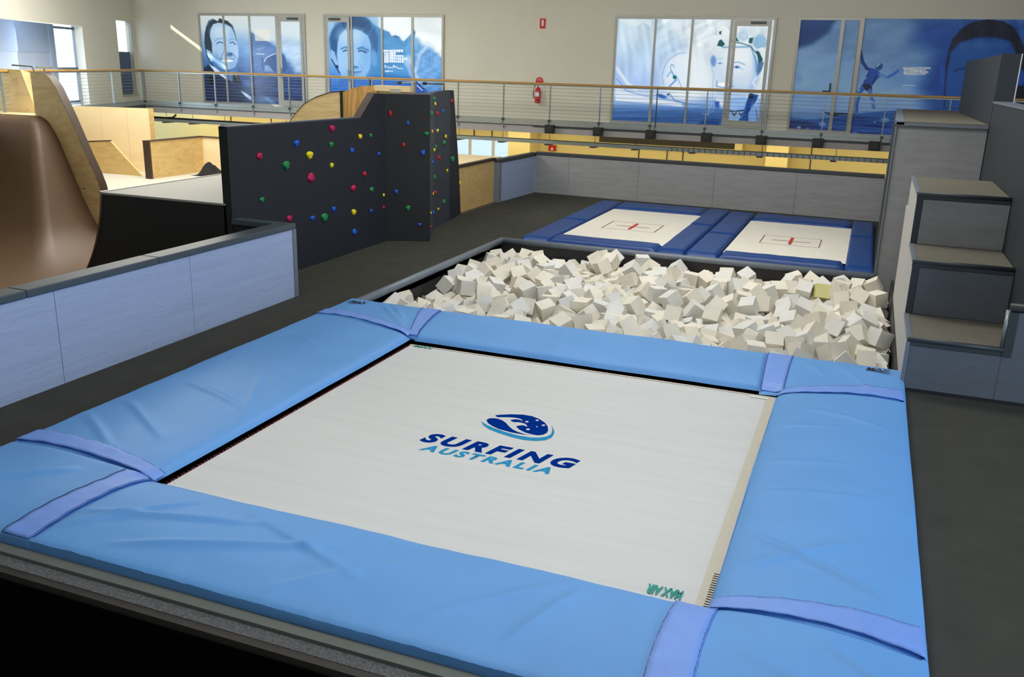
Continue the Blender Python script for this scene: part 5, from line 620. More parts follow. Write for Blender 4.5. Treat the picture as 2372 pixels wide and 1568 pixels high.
MB().hull([(-8.59, 21.45), (-8.60, 21.33), (-8.78, 21.33), (-8.77, 21.45)], 0, 1.0).build('end_trim', 'trim_lt', bw)

# tall platform box beside the navy trampolines
tb = thing('platform_box', (1, 18, 0), 'tall grey plywood platform box standing behind the foam pit', 'platform')
poly = [(.38, 16.42), (.50, 23.3), (1.74, 23.3), (1.74, 16.42)]
MB().hull([(.40, 16.44), (.52, 23.3), (1.74, 23.3), (1.74, 16.44)], -.8, 2.58).build('body', 'grey_ply', tb)
B(.385, 1.742, 16.40, 16.44, 2.57, 2.62).build('edge_trim', 'trim_lt', tb)
MB().hull([(.36, 16.40), (.50, 23.3), (.62, 23.3), (.5, 16.40)], 2.58, 2.64).build('edge_trim', 'trim_lt', tb)
MB().hull([(.5, 16.41), (.62, 23.3), (1.74, 23.3), (1.74, 16.41)], 2.58, 2.635).build('top_board', 'tread', tb)
B(.37, .40, 16.41, 16.45, -.8, 2.56).build('corner_trim', 'trim_lt', tb)
MB().hull([(.36, 17), (.47, 23.2), (.50, 23.2), (.39, 17)], 0, 2.58).build('side_board', 'trim', tb)
ht = thing('boarded_partition', (1.85, 16, 0), 'tall dark slate boarded wall rising behind the steps on the right', 'wall')
for a, b in ((16.42, 17.9), (17.9, 20.2), (20.2, 22.6)): B(1.75, 1.86, a + .004, b - .004, 0, 3.70).build('board', 'tallwall', ht)
B(1.86, 2.02, 16.42, 16.5, 0, 3.70).build('end_board', 'tallwall', ht); B(1.745, 2.03, 16.38, 16.42, 2.95, 3.72).build('end_trim', 'tallwall', ht)
B(2.02, 2.035, 16.37, 16.42, 2.95, 3.72).build('edge_strip', 'white', ht)
for a, b in ((10.40, 12.0), (12.0, 13.5), (13.5, 14.9), (14.9, 16.38)): B(1.75, 1.9, a + .004, b - .004, 0, 2.97).build('board', 'tallwall', ht)
MB().box(1.74, 1.97, 10.4, 16.38, 2.97, 3.0).build('cap', 'trim_lt', ht)

# three plyo steps
st = thing('step_boxes', (1.1, 11, 0), 'three rising grey plywood steps with dark rubber edges beside the foam pit', 'steps')
lv = [(10.34, 11.5, .60), (11.5, 12.7, 1.25), (12.7, 14.8, 1.91)]
for i, (a, b, z) in enumerate(lv):
    B(.69, 1.74, a + .02, b, z - .03, z).build('tread', 'tread', st)
    zl = 0 if i == 0 else lv[i - 1][2]
    B(.75 if i else .70, 1.745, a + .012, a + .05, zl + .002, z - .05).build('riser', ('shaded_ply', 'shaded_ply', 'grey_ply')[i], st)
    MB().tube([(.68, a + .015, z - .012), (1.745 if i else 1.60, a + .015, z - .012)], .028, 10).build('nosing', 'trim', st, smooth=True)
    B(.665, 1.75 if i else 1.68, a + .004, a + .05, z - .085, z - .02).build('edge_trim', 'trim', st, bevel=.006)
    B(.655, .72, a + .03, b, z - .02, z + .006).build('side_trim', 'trim_lt', st, bevel=.01)
    if i: B(.67, .745, a + .006, a + .05, zl, z - .05).build('corner_trim', 'trim', st)
pr = [(.668, 10.36, -.4), (.668, 15.05, -.4), (.668, 15.12, .6), (.668, 15.3, 1.3), (.668, 15.3, 1.42), (.668, 14.85, 1.42), (.668, 14.8, 1.3), (.668, 14.8, 1.86), (.668, 12.71, 1.86), (.668, 12.71, 1.2), (.668, 11.51, 1.2), (.668, 11.51, .55), (.668, 10.36, .55)]
MB().prism(pr, (.05, 0, 0)).build('side_panel', mat('lit_grey_ply', (186, 186, 184), .6, .03), st)  # side of the grey ply steps, lightened in colour where light falls on it
B(.70, 1.74, 10.36, 11.5, 0, .57).build('core', 'black', st); B(.72, 1.74, 11.56, 12.7, 0, 1.21).build('core', 'black', st); B(.72, 1.74, 12.76, 14.8, 0, 1.87).build('core', 'black', st); B(.72, 1.7, 14.8, 15.2, 0, 1.3).build('core', 'trim', st)
B(.66, .70, 10.335, 10.36, -.02, .56).build('corner_trim', 'trim_lt', st)
pp = thing('knee_wall', (2.5, 10.34, 0), 'low blue-grey wall with thick rubber cap at right of the steps', 'low wall')
MB().prism([(1.60, 10.348, 0), (3.2, 10.348, 0), (3.2, 10.348, 1.0), (1.68, 10.348, 1.0), (1.68, 10.348, .56), (1.60, 10.348, .56)], (0, .1, 0)).build('panel', 'shaded_ply', pp); B(1.60, 1.685, 10.335, 10.40, .52, 1.0).build('upstand_trim', 'trim', pp)
MB().tube([(1.585, 10.36, .62), (1.585, 10.36, 1.02)], .022, 8).build('bright_edge', 'steel', pp, smooth=True)
MB().tube([(1.60, 10.40, 1.04), (3.2, 10.40, 1.04)], .05, 10).build('cap', 'trim', pp, smooth=True)
B(.7, 3.3, 10.325, 10.34, 0, .035).build('skirting', 'black', pp)

# foam pit: dark lining, padded rim, cubes
fp = thing('foam_pit', (-3, 13.5, -.8), 'sunken dark foam pit with slate-blue padded rim', 'foam pit')
B(-6.53, .66, 10.7, 16.45, -.9, -.82).build('base', 'void', fp); B(-6.60, -6.53, 10.7, 16.45, -.85, -.005).build('lining', 'black', fp); B(-6.53, .38, 16.37, 16.45, -.85, -.005).build('lining', 'black', fp)
B(-6.53, .66, 10.64, 10.70, -.85, -.16).build('lining', 'black', fp); B(.66, .70, 10.7, 16.4, -.85, -.0).build('lining', 'black', fp)
MB().tube([(-6.53, 10.75, .02), (-6.53, 16.40, .02)], .062, 12).build('rim', 'trim_lt', fp, smooth=True); MB().tube([(-6.55, 16.41, .02), (.38, 16.41, .02)], .062, 12).build('rim', 'trim_lt', fp, smooth=True)
def cube_mesh(name, m, s=.235, soft=.10):
    bmv = []; n = 2; me = MB()
    h = s / 2; r = .006
    me.box(-h, h, -h, h, -h, h); o = me.build(name, m, None, bevel=0); return o
def parse(t): return [[int(v) / 1000 for v in c.split()] for c in t.split(';')]
def place(r):
    x = -6.49 + (r[0] + 6.56) * (7.09 / 7.18); y = 10.74 + (r[1] - 10.72) * (5.58 / 5.98)
    return Vector((x, y, r[2] - .09 - .10 * max(0, min(1, (-5.2 - x) / 1.2)))), Quaternion(r[3:7])
protos = [cube_mesh('foam_cube', 'foam'), cube_mesh('foam_cube', 'foam_b')]
best = None
cubes = []
for i, r in enumerate(parse(CA)):
    p, q = place(r)
    if i < 2: o = protos[i]
    else: o = protos[0 if (i * 7) % 10 < 6 else 1].copy(); COL.objects.link(o)
    o.rotation_mode = 'QUATERNION'; o.location = p; o.rotation_quaternion = q; cubes.append(o)
    cx_ = 'left' if p.x < -4.6 else 'centre left' if p.x < -2.6 else 'centre right' if p.x < -.9 else 'right'
    ry_ = 'near' if p.y < 12.3 else 'middle' if p.y < 14.3 else 'far'
    by_ = {'near': 'beside the blue trampoline', 'middle': 'halfway across', 'far': 'towards the navy trampolines'}[ry_]
    tag(o, 'off-white foam cube in the %s part of the foam pit, %s' % (cx_, by_), 'foam cube', 'foam cubes in the %s %s part of the pit' % (cx_, ry_))
yc = min(cubes[2:], key=lambda o: (o.location.x + .55) ** 2 + (o.location.y - 15.15) ** 2 - o.location.z * .5)
yc.data = yc.data.copy(); yc.data.materials.clear(); yc.data.materials.append(M['foam_y']); del yc['group']; yc['label'] = 'single pale yellow foam cube near the far right corner of the foam pit'
fm = MB(); h = .1175
for r in parse(CB):
    p, q = place(r)
    vs = [p + q @ Vector((a, b, c)) for a in (-h, h) for b in (-h, h) for c in (-h, h)]
    fm.add(vs, [(0, 1, 3, 2), (4, 6, 7, 5), (0, 4, 5, 1), (2, 3, 7, 6), (0, 2, 6, 4), (1, 5, 7, 3)])
tag(fm.build('foam_cube_heap', 'foam'), 'more off-white foam cubes filling the foam pit between the top ones', 'foam cubes', 'foam cubes in the pit', 'stuff')

# ================================================ LIGHT BLUE TRAMPOLINE
OX0, OX1, OY0, OY1 = -6.55, .70, 3.97, 10.74; IX0, IX1, IY0, IY1 = -4.95, -.56, 5.06, 9.43
random.seed(11)
folds = [(-5.0, 4.35, -3.6, 4.75, .012, .05), (-4.5, 4.1, -2.9, 4.7, .014, .04), (-4.0, 4.9, -2.6, 4.35, .010, .05), (-3.2, 4.05, -2.4, 4.75, .008, .05), (-2.2, 4.1, -1.4, 4.9, .009, .06), (-1.6, 4.1, -1.3, 4.9, .008, .05),
         (-5.0, 4.1, -4.2, 4.9, .010, .04), (-.5, 6.1, .65, 5.4, .016, .05), (-.5, 5.5, .3, 6.2, .012, .06), (-.3, 8.9, .6, 8.6, .008, .05), (-.5, 8.3, .2, 8.45, .007, .04), (-.5, 7.4, .3, 7.6, .007, .04), (-.5, 6.8, .6, 7.0, .008, .05),
         (-6.4, 6.3, -5.3, 5.6, .010, .05), (-6.2, 6.9, -5.1, 6.5, .009, .05), (-6.3, 8.9, -5.3, 8.2, .006, .05), (-6.5, 5.9, -5.6, 5.3, .012, .05), (-5.6, 7.4, -5.0, 6.2, .008, .05), (-3.3, 10.6, -3.1, 9.5, .006, .05), (-1.9, 10.6, -1.7, 9.5, .006, .05),
         (-6.2, 4.3, -5.5, 4.9, .012, .06), (-5.8, 10.6, -5.2, 9.8, .014, .05), (-6.0, 10.6, -5.1, 9.6, .012, .05), (0, 10.4, .4, 9.6, .008, .06), (-.4, 10.5, -.1, 9.9, .010, .04), (-.3, 4.6, .6, 4.2, .010, .06), (.1, 4.9, .6, 4.5, .010, .05)]
def sd_(x, y, f):
    dx, dy = f[2] - f[0], f[3] - f[1]; t = ((x - f[0]) * dx + (y - f[1]) * dy) / (dx * dx + dy * dy); tt = min(max(t, 0), 1)
    return math.hypot(x - f[0] - tt * dx, y - f[1] - tt * dy), 1 - abs(tt * 2 - 1) ** 3
def padtop(x, y):
    eo = min(x - OX0, OX1 - x, y - OY0, OY1 - y); ei = max(IX0 - x, x - IX1, IY0 - y, y - IY1)
    z = .115 + .012 * min(max(eo, 0), .3) / .3
    z += .035 * math.sin(math.pi * min(max(eo / max(eo + max(ei, 0), 1e-3), 0), 1))
    z -= .010 * math.exp(-max(eo, 0) / .02) + .045 * math.exp(-max(ei, 0) / .06)
    for f in folds:
        if abs(x - (f[0] + f[2]) / 2) < 1.0 and abs(y - (f[1] + f[3]) / 2) < 1.0:
            d, k = sd_(x, y, f)
            if d < f[5] * 2.4: z += 2.1 * f[4] * k * math.exp(-(d / (f[5] * .7)) ** 2)
    z += .010 * mnoise.noise(Vector((x * 1.1 + y * .5, y * 1.2 - x * .4, 1.3))) + .005 * mnoise.noise(Vector((x * 4, y * 3.5, 4)))
    z += .004 * mnoise.noise(Vector((x * 30, y * 30, 2))) * math.exp(-max(eo, 0) / .05)
    z += .012 * max(0, mnoise.noise(Vector((x * 7, 3, 2)))) * math.exp(-max(y - OY0, 0) / .08)
    return z
def padpiece(name, c, nu, nv, label=None):
    # c: four corners (near-left, near-right, far-right, far-left) in plan
    c = [Vector((*p, 0)) for p in c]
    def pt(u, v): return (c[0] * (1 - u) + c[1] * u) * (1 - v) + (c[3] * (1 - u) + c[2] * u) * v
    L = [(c[1] - c[0]).length, (c[2] - c[1]).length]
    def fn(u, v):
        p = pt(u, v); e = min(u * L[0], (1 - u) * L[0], v * L[1], (1 - v) * L[1]); eo = min(p.x - OX0, OX1 - p.x, p.y - OY0, OY1 - p.y); z = padtop(p.x, p.y) - (.022 if eo > .03 else .006) * math.exp(-e / .016)
        return (p.x, p.y, z)
    mb = MB(); mb.grid(fn, nu, nv)
    # skirts down to the frame
    for side in range(4):
        def sk(u, v, side=side):
            a = [(u, 0), (1, u), (1 - u, 1), (0, 1 - u)][side]; p = pt(*a); x, y, z = fn(*a)
            lo = .062 if (IX0 - .1 < x < IX1 + .1 and IY0 - .1 < y < IY1 + .1) else .012
            d = (pt(.5, .5) - p).normalized() * (.012 * math.sin(v * math.pi) * -1)
            return (x + d.x, y + d.y, z * (1 - v) + lo * v)
        mb.grid(lambda u, v, sk=sk: sk(u, 1 - v), nu if side % 2 == 0 else nv, 3)
    o = mb.build(name, 'vinyl', tr, smooth=True)
    if label: o['label'] = label
    return o
tr = thing('trampoline', (-2.9, 7.3, 0), 'large square light blue trampoline with white mat and printed logo in the foreground', 'trampoline')
B(-6.5, .65, 4.0, 10.70, .003, .012).build('recess_shade_sheet', 'void', tr)  # black sheet standing for the shade in the recess under the mat
fr = MB().box(OX0 + .02, OX1, 3.875, 3.99, 0, .030).build('frame_rail', mat('olive_grey_frame', (112, 117, 110), .4, .05), tr)
G = .004
padpiece('pad', [(-6.53, 5.15 + G), (IX0, 5.08 + G), (IX0, 9.45 - G), (-6.53, 9.80 - G)], 60, 150)
padpiece('pad', [(-5.04 + G, OY0), (-.72 - G, OY0), (-.60 - G, IY0), (-4.95 + G, IY0)], 170, 50)
padpiece('pad', [(IX1, 5.06 + G), (OX1, 5.02 + G), (OX1, 9.60 - G), (IX1, 9.30 - G)], 60, 160)
padpiece('pad', [(-4.87 + G, IY1), (-.74 - G, IY1), (-.80 - G, OY1), (-5.13 + G, OY1)], 150, 50)
padpiece('corner_pad', [(OX0, OY0), (-5.04 - G, OY0), (-4.95 - G, 5.08 - G), (OX0, 5.15 - G)], 60, 50)
padpiece('corner_pad', [(-.72 + G, OY0), (OX1, OY0), (OX1, 5.02 - G), (-.60 + G, 5.06 - G)], 60, 50)
padpiece('corner_pad', [(-.74 + G, IY1 - .1), (OX1, 9.60 + G), (OX1, OY1), (-.80 + G, OY1)], 60, 50)
padpiece('corner_pad', [(OX0, 9.80 + G), (-4.87 - G, 9.45 + G), (-5.13 - G, OY1), (OX0, OY1)], 60, 50)
def strap(c, nu=40, nv=6, lift=.007, bow=0):
    c = [Vector((*p, 0)) for p in c]
    def fn(u, v):
        p = (c[0] * (1 - u) + c[1] * u) * (1 - v) + (c[3] * (1 - u) + c[2] * u) * v
        ax = (c[1] - c[0]).normalized(); p = p + Vector((-ax.y, ax.x, 0)) * bow * math.sin(u * math.pi)
        z = padtop(min(max(p.x, OX0 + .01), OX1 - .01), p.y) + lift + .003 * math.sin(u * 37 + v * 3) * (abs(v - .5) * 2) + .003 * mnoise.noise(Vector((u * 9, v * 2, c[0].x)))
        if p.x > OX1 + .005 or p.y < OY0 - .005 or p.x < OX0 - .005: z = .03
        return (p.x, p.y, z)
    o = MB().grid(fn, nu, nv).build('strap', 'strap', tr, smooth=True)
    s = o.modifiers.new('thickness', 'SOLIDIFY'); s.thickness = .004; s.offset = 1
    for vv in (.0, 1.0):
        MB().tube([tuple(Vector(fn(k / 24, abs(vv - .02))) + Vector((0, 0, lift * .3))) for k in range(25)], .0028, 5).build('stitching', 'thread', o)
    return o
strap([(-6.54, 5.17), (-4.93, 5.05), (-4.93, 5.19), (-6.54, 5.41)], bow=.02)
strap([(-5.29, 3.975), (-5.27, 5.02), (-4.95, 5.07), (-5.03, 3.975)][0:1] + [(-5.2, 5.04), (-4.95, 5.08), (-5.03, 3.975)], bow=.0)
strap([(-6.54, 9.83), (-4.97, 9.44), (-4.97, 9.56), (-6.54, 10.08)], bow=.03)
strap([(-5.13, 10.735), (-4.86, 9.47), (-4.97, 9.47), (-5.43, 10.735)])
strap([(-.50, 10.735), (-.50, 9.40), (-.74, 9.40), (-.80, 10.735)])
strap([(-.57, 9.25), (.712, 9.60), (.712, 9.95), (-.50, 9.42)], bow=.02)
strap([(-.56, 5.03), (.712, 5.02), (.712, 5.32), (-.56, 5.16)], bow=.03)
strap([(-.49, 3.975), (-.50, 5.03), (-.76, 5.03), (-.76, 3.975)], bow=.02)
# mat
def bz(x, y):
    u = (x + 4.9) / 4.4; v = (y - 5) / 4.4
    return .050 - .012 * math.sin(max(0, min(1, u)) * math.pi) * math.sin(max(0, min(1, v)) * math.pi)
bed = MB().grid(lambda u, v: (-4.86 + u * 4.39, 4.98 + v * 4.345, bz(-4.86 + u * 4.39, 4.98 + v * 4.345)), 40, 40).build('jump_mat', 'bed', tr, smooth=True)
bed['label'] = 'white jump mat printed with surfing logo'
B(-.655, -.5, 4.98, 9.31, .052, .054).build('webbing_edge', 'web', tr); B(-4.87, -.5, 9.29, 9.32, .052, .055).build('webbing_edge', 'web', tr)
B(-.82, -.64, 9.22, 9.28, .053, .0575).build('maker_label', 'white', tr)
sp = MB(); random.seed(3)
for k in range(108):
    x = -4.84 + k * .04; r = random.uniform(-.01, .01); sp.hull([(x, 9.315), (x + .011, 9.315), (x + .009 + r, 9.345), (x + r, 9.345)], .038, .052)
for k in range(108):
    y = 5.02 + k * .04; r = random.uniform(-.012, .012); sp.hull([(-4.855, y), (-4.855, y + .011), (-4.885, y + .009 + r), (-4.885, y + r)], .036, .052)
tag(sp.build('spring', 'spring', tr), kind='stuff')
sp = MB()
for k in range(16): y = 5.09 + k * .03; sp.box(-.60, -.555, y, y + .006, .054, .058)
tag(sp.build('lacing', 'ink', tr), kind='stuff')
# printed lettering and emblem on the mat
BZ = .052 - .012
def onmat(pts, dz=.0015): return [(x, y, bz(x, y) + dz) for x, y in pts]
def flat(name, pts, m, par=bed):
    from mathutils.geometry import tessellate_polygon
    vs = [Vector(p) for p in onmat(pts, .003 if 'star' in name else .0015)]; tri = tessellate_polygon([vs]); mb = MB(); mb.add(vs, tri); return mb.build(name, m, par)
text('lettering', 'SURFING', 'logo_navy', bed, (-3.455, 6.765, .045), (1, 0, 0), (0, 1, 0), .215, 1.04, .26, .052, align='LEFT', space=1.32, fitw=1.475, zf=bz)
text('lettering', 'AUSTRALIA', 'logo_sky', bed, (-3.35, 6.585, .045), (1, 0, 0), (0, 1, 0), .135, 1.03, .26, .046, align='LEFT', space=1.34, fitw=1.22, zf=bz)
for nm, m, pts in EMB: flat(nm, pts, m)
text('maker_mark', 'MAX', 'logo_green', bed, (-4.80, 9.245, .054), (1, 0, 0), (0, 1, 0), .075, 1.1, .2, .03, align='LEFT')
text('maker_mark', 'MAX AIR', 'logo_green', bed, (-.745, 5.235, .056), (-1, 0, 0), (0, -1, 0), .11, .62, .1, .05, align='LEFT', fitw=.235)
for x, y in ((-6.40, 10.43), (.30, 10.42)):
    z = padtop(x + .1, y + .05) + .014
    text('maker_mark', 'MAX', 'ink', tr, (x, y, z), (1, 0, 0), (0, 1, 0), .085, 1.0, .2, .035, align='LEFT')
    B(x + .0, x + .22, y - .035, y - .015, z - .002, z + .0015).build('maker_mark', 'ink', tr)

# ================================================ TWO NAVY TRAMPOLINES
def navy(label, o, i, splits):
    t = thing('trampoline', ((o[0] + o[1]) / 2, (o[2] + o[3]) / 2, 0), label, 'trampoline', 'navy trampolines by the back wall')
    B(o[0] + .05, o[1] - .05, o[2] + .05, o[3] - .05, .002, .012).build('recess_shade_sheet', 'void', t)  # black sheet in place of the dark space below the mat
    def pd(x0, x1, y0, y1):
        def fn(u, v):
            x, y = x0 + u * (x1 - x0), y0 + v * (y1 - y0); e = min(x - x0, x1 - x, y - y0, y1 - y)
            return (x, y, .03 + .09 * (1 - math.exp(-e / .02)) + .008 * mnoise.noise(Vector((x * 3, y * 2, 7))))
        mb = MB().grid(fn, 30, 30)
        for (a, b) in (((x0, y0), (x1, y0)), ((x1, y0), (x1, y1)), ((x1, y1), (x0, y1)), ((x0, y1), (x0, y0))): mb.add([(*a, .01), (*b, .01), (*b, .03), (*a, .03)], [(0, 1, 2, 3)])
        mb.build('pad', 'navy', t, smooth=True)
    g = .006
    pd(o[0], i[0], o[2], splits[0] - g); pd(o[0], i[0], splits[0] + g, o[3]); pd(i[1], o[1], o[2], splits[1] - g); pd(i[1], o[1], splits[1] + g, o[3])
    pd(i[0] + g, i[1] - g, o[2], i[2]); pd(i[0] + g, i[1] - g, i[3], o[3])
    b = MB().grid(lambda u, v: (i[0] + .02 + u * (i[1] - i[0] - .0), i[2] - .02 + v * (i[3] - i[2] - .02), .062 - .01 * math.sin(u * 3.14) * math.sin(v * 3.14)), 12, 16).build('jump_mat', 'bed_cream', t, smooth=True)
    cx, cy = (i[0] + i[1]) / 2, (i[2] + i[3]) / 2 - .22; z = .0605
    for a in ((-.58, -.565, -.5, .5), (.565, .58, -.5, .5)): B(cx + a[0], cx + a[1], cy + a[2], cy + a[3], z, z + .002).build('marking', 'brownmark', b)
    for a in ((-.58, .58, -.506, -.494), (-.58, .58, .494, .506), (-.38, .38, -.016, .016)): B(cx + a[0], cx + a[1], cy + a[2], cy + a[3], z, z + .002).build('marking', 'tanmark', b)
    B(cx - .03, cx + .03, cy - .38, cy + .42, z + .002, z + .004).build('marking', 'redmark', b)
    return t
navy('left one of two navy padded trampolines by the grey back wall', (-6.2, -2.945, 16.6, 22.5), (-5.63, -3.47, 17.22, 21.5), (19.1, 19.9))
navy('right one of two navy padded trampolines, next to the tall grey box', (-2.925, .37, 16.6, 22.35), (-2.33, -.12, 17.15, 21.42), (18.95, 20.05))

# ================================================ CLIMBING WALL
cw = thing('climbing_wall', (-8.5, 14, 0), 'dark slate climbing wall dotted with coloured holds', 'climbing wall')
W = [(-8.52, 10.73), (-8.52, 15.33), (-7.77, 15.71), (-8.32, 17.03), (-8.50, 18.16), (-8.66, 19.12)]
# main panel outline in the plane x = -8.52
mp = [(-8.52, 10.75, 0), (-8.52, 15.33, 0), (-8.52, 15.33, 2.775), (-8.52, 14.96, 2.79), (-8.52, 14.42, 2.36), (-8.52, 10.75, 2.37)]
MB().prism(mp, (-.13, 0, 0)).build('panel', 'climb', cw)
MB().prism([(-8.515, 10.73, 0), (-8.515, 10.75, 0), (-8.515, 10.75, 2.38), (-8.515, 10.73, 2.38)], (-.145, 0, 0)).build('end_trim', 'black', cw)
MB().prism([(-8.515, 10.73, 2.37), (-8.515, 14.42, 2.36), (-8.515, 14.42, 2.385), (-8.515, 10.73, 2.395)], (-.145, 0, 0)).build('edge_trim', 'climb_lt', cw)
MB().prism([(-8.52, 14.42, 2.36), (-8.52, 14.96, 2.79), (-8.52, 14.95, 2.80), (-8.52, 14.41, 2.37)], (-.15, 0, 0)).build('edge_trim', 'brown_dk', cw)
def wallseg(a, b, z1a, z1b, m, nm='panel', th=.1, top=None):
    a = Vector((*a, 0)); b = Vector((*b, 0)); d = (b - a).normalized(); n = Vector((-d.y, d.x, 0))
    mb = MB(); mb.prism([a, b, b + Vector((0, 0, z1b)), a + Vector((0, 0, z1a))], n * th); return mb.build(nm, m, cw)
wallseg(W[1], W[2], 2.775, 2.78, 'black'); wallseg(W[2], W[3], 2.78, 2.79, 'climb_lt'); wallseg(W[3], W[4], 2.79, 2.81, 'climb_lt')
MB().prism([(W[4][0], W[4][1], 0), (W[5][0], W[5][1], 0), (-8.64, 18.95, 1.1), (-8.53, 18.40, 2.80), (W[4][0], W[4][1], 2.81)], (-.1, -.012, 0)).build('panel', 'climb', cw)
MB().hull([(-8.64, 14.97), (-8.53, 14.97), (-8.53, 15.33), (-7.79, 15.71), (-8.34, 17.03), (-8.52, 18.16), (-8.57, 18.4), (-8.9, 18.3)], 2.70, 2.755).build('top_board', 'climb_lt', cw)
names = {0: 'long left panel', 1: 'narrow middle panel', 2: 'right-hand chamfer panel', 3: 'right-hand chamfer panel', 4: 'far right edge panel'}
H = HOLDS
def holdmesh(seed, col):
    r = random.Random(seed); mb = MB(); nu, nv = 14, 7; kind = seed % 4
    cx, cz = r.uniform(-.2, .2), r.uniform(.1, .35)
    def fn(u, v):
        a = u * 2 * math.pi; t = v * math.pi / 2
        rad = (math.cos(t) ** .7 if v < .999 else 0) * (1 + .10 * math.sin(a * 3 + seed) + .05 * math.sin(a * 5 + seed * 2))
        x = rad * math.cos(a) * (1 + .22 * math.sin(a)); z = rad * math.sin(a)
        y = math.sin(t) * .85
        if kind == 1: y -= .35 * math.exp(-((x - cx) ** 2 + (z - cz) ** 2) / .08)
        if kind == 2: y *= 1 + .35 * z
        if kind == 3: y -= .3 * math.exp(-((z - .25) ** 2) / .04)
        return (x * .5, -y * .5, z * .5)
    mb.grid(fn, nu, nv)
    me = MB.build(mb, 'climbing_hold', 'hold_' + col, None, smooth=True)
    return me
byc = {}
for h in H: byc.setdefault((names[h[0]], h[1]), []).append(h)
for k in byc: byc[k].sort(key=lambda h: -h[4])
ords = ['topmost', 'second from top', 'third from top', 'fourth from top', 'fifth from top', 'sixth from top', 'seventh from top', 'eighth from top', 'ninth from top']
for i, h in enumerate(H):
    k, c, x, y, z, w, hh = h
    a, b = Vector((*W[k], 0)), Vector((*W[k + 1], 0)); d = (b - a).normalized(); n = Vector((d.y, -d.x, 0))
    if k == 0: n = Vector((1, 0, 0))
    o = holdmesh(i * 13 + 5, c)
    Rm = Matrix(((d.x, -n.x, 0), (d.y, -n.y, 0), (0, 0, 1)))
    o.rotation_euler = Rm.to_euler(); o.scale = (w * 1.0, min(w, hh) * .9, hh * 1.1)
    o.location = Vector((x, y, z)) + n * .002
    L = byc[(names[k], c)]; j = L.index(h); cn = HC[c][0]
    lab = '%s climbing hold on the %s, %s' % (cn, names[k], ('%s of %d %s ones' % (ords[j], len(L), cn)) if len(L) > 1 else 'the only %s one there' % cn)
    tag(o, lab, 'climbing hold', 'coloured holds on the climbing wall')
    bo = MB().tube([(0, -.43, .02), (0, -.45, .02)], .06, 8).build('bolt', 'steel_dk'); bo.parent = o
# small steel grab rails on top
for x, y in ():
    pass
gr = thing('grab_rail', (-8.6, 18.2, 2.75), 'small dark steel grab rail on top of the climbing wall tower', 'grab rail')
MB().tube([(-8.62, 18.1, 2.74), (-8.62, 18.1, 2.93), (-9.05, 18.1, 2.93)], .018).build('tube', 'steel_dk', gr, smooth=True); MB().tube([(-9.05, 18.1, 2.93), (-9.12, 18.1, 2.93)], .032).build('end_cap', 'black', gr)

# ================================================ SKATE AREA
def prof3(pts, y, off): return MB().prism([(x, y, z) for x, z in pts], off)
# raised deck with its quarter pipe
qd = thing('quarter_pipe', (-10, 12, -1.2), 'black-sided quarter pipe with pale deck in front of the climbing wall', 'skate ramp')
arc = [(-10.97 + .016 - (2.8 - math.sqrt(max(0, 2.8 ** 2 - (1.6 - z) ** 2))), z) for z in [1.29 - i * (2.49 / 22) for i in range(23)]]
side = arc + [(-8.62, -1.2), (-8.62, 1.27), (-10.95, 1.27)]
prof3(side, 10.73, (0, .04, 0)).build('side_panel', 'black', qd)
aa = [Vector((x, 10.77, z)) for x, z in arc]
mb = MB(); mb.grid(lambda u, v: (aa[int(round(v * 22))].x, 10.72 + u * 5.8, aa[int(round(v * 22))].z), 4, 22)
o = mb.build('transition', 'brown', qd, smooth=True); s = o.modifiers.new('thickness', 'SOLIDIFY'); s.thickness = .03; s.offset = -1
B(-10.97, -8.68, 10.77, 16.5, 1.25, 1.29).build('deck_board', 'deck', qd); MB().tube([(-10.98, 10.72, 1.285), (-10.98, 16.5, 1.285)], .022).build('coping', 'alu', qd)
B(-10.98, -8.62, 10.715, 10.73, 1.265, 1.295).build('edge_strip', 'alu', qd)
# big brown hip
xc, ycn = -18.35, 16.2
PR = [(0, 1.93), (.14, 1.89), (.26, 1.83), (.36, 1.73), (.48, 1.56), (.6, 1.34), (.89, .66), (1.14, .06), (1.26, -.17), (1.38, -.40), (1.52, -.60), (1.7, -.77), (1.9, -.91), (2.15, -1.04), (2.45, -1.13), (2.8, -1.18), (3.15, -1.2), (4.2, -1.2)]
bh = thing('bank_ramp', (xc, ycn, -1.2), 'large glossy brown laminate ramp with rounded hip at far left', 'skate ramp')
Rr = .22
rows = []
def wx(y): return -24.75 + (26.5 - y) * .4 + .35
for d, z in PR:
    r0 = min(.12 + .13 * d, d + .05)
    row = [(wx(ycn - d), ycn - d, z), (xc - .5, ycn - d, z)]
    for k in range(9): a = -math.pi / 2 + k * math.pi / 16; row.append((xc + d - r0 + r0 * math.cos(a), ycn - d + r0 + r0 * math.sin(a), z))
    row.append((xc + d, ycn + .12, z)); rows.append(row)
mb = MB(); n = len(rows[0]); vs = [p for r in rows for p in r]
mb.add(vs, [(j * n + i, (j + 1) * n + i, (j + 1) * n + i + 1, j * n + i + 1) for j in range(len(rows) - 1) for i in range(n - 1)])
mb.build('riding_surface', 'brown', bh, smooth=True)
B(-20.1, -18.3, 16.2, 17.3, 1.8, 1.93).build('platform_top', 'ply', bh)
for x, y in ((-17.55, 15.7), (-17.4, 15.5), (-16.9, 14.6), (-16.4, 14.0)): MB().tube([(x, y, 1.2), (x, y, 1.21)], .01, 6)
struct(MB().hull([(-8.7, 2.5), (-8.7, 16.6), (-20.4, 16.6), (-15.0, 3.0)], -1.4, -1.205).build('floor_skate', 'brown'))
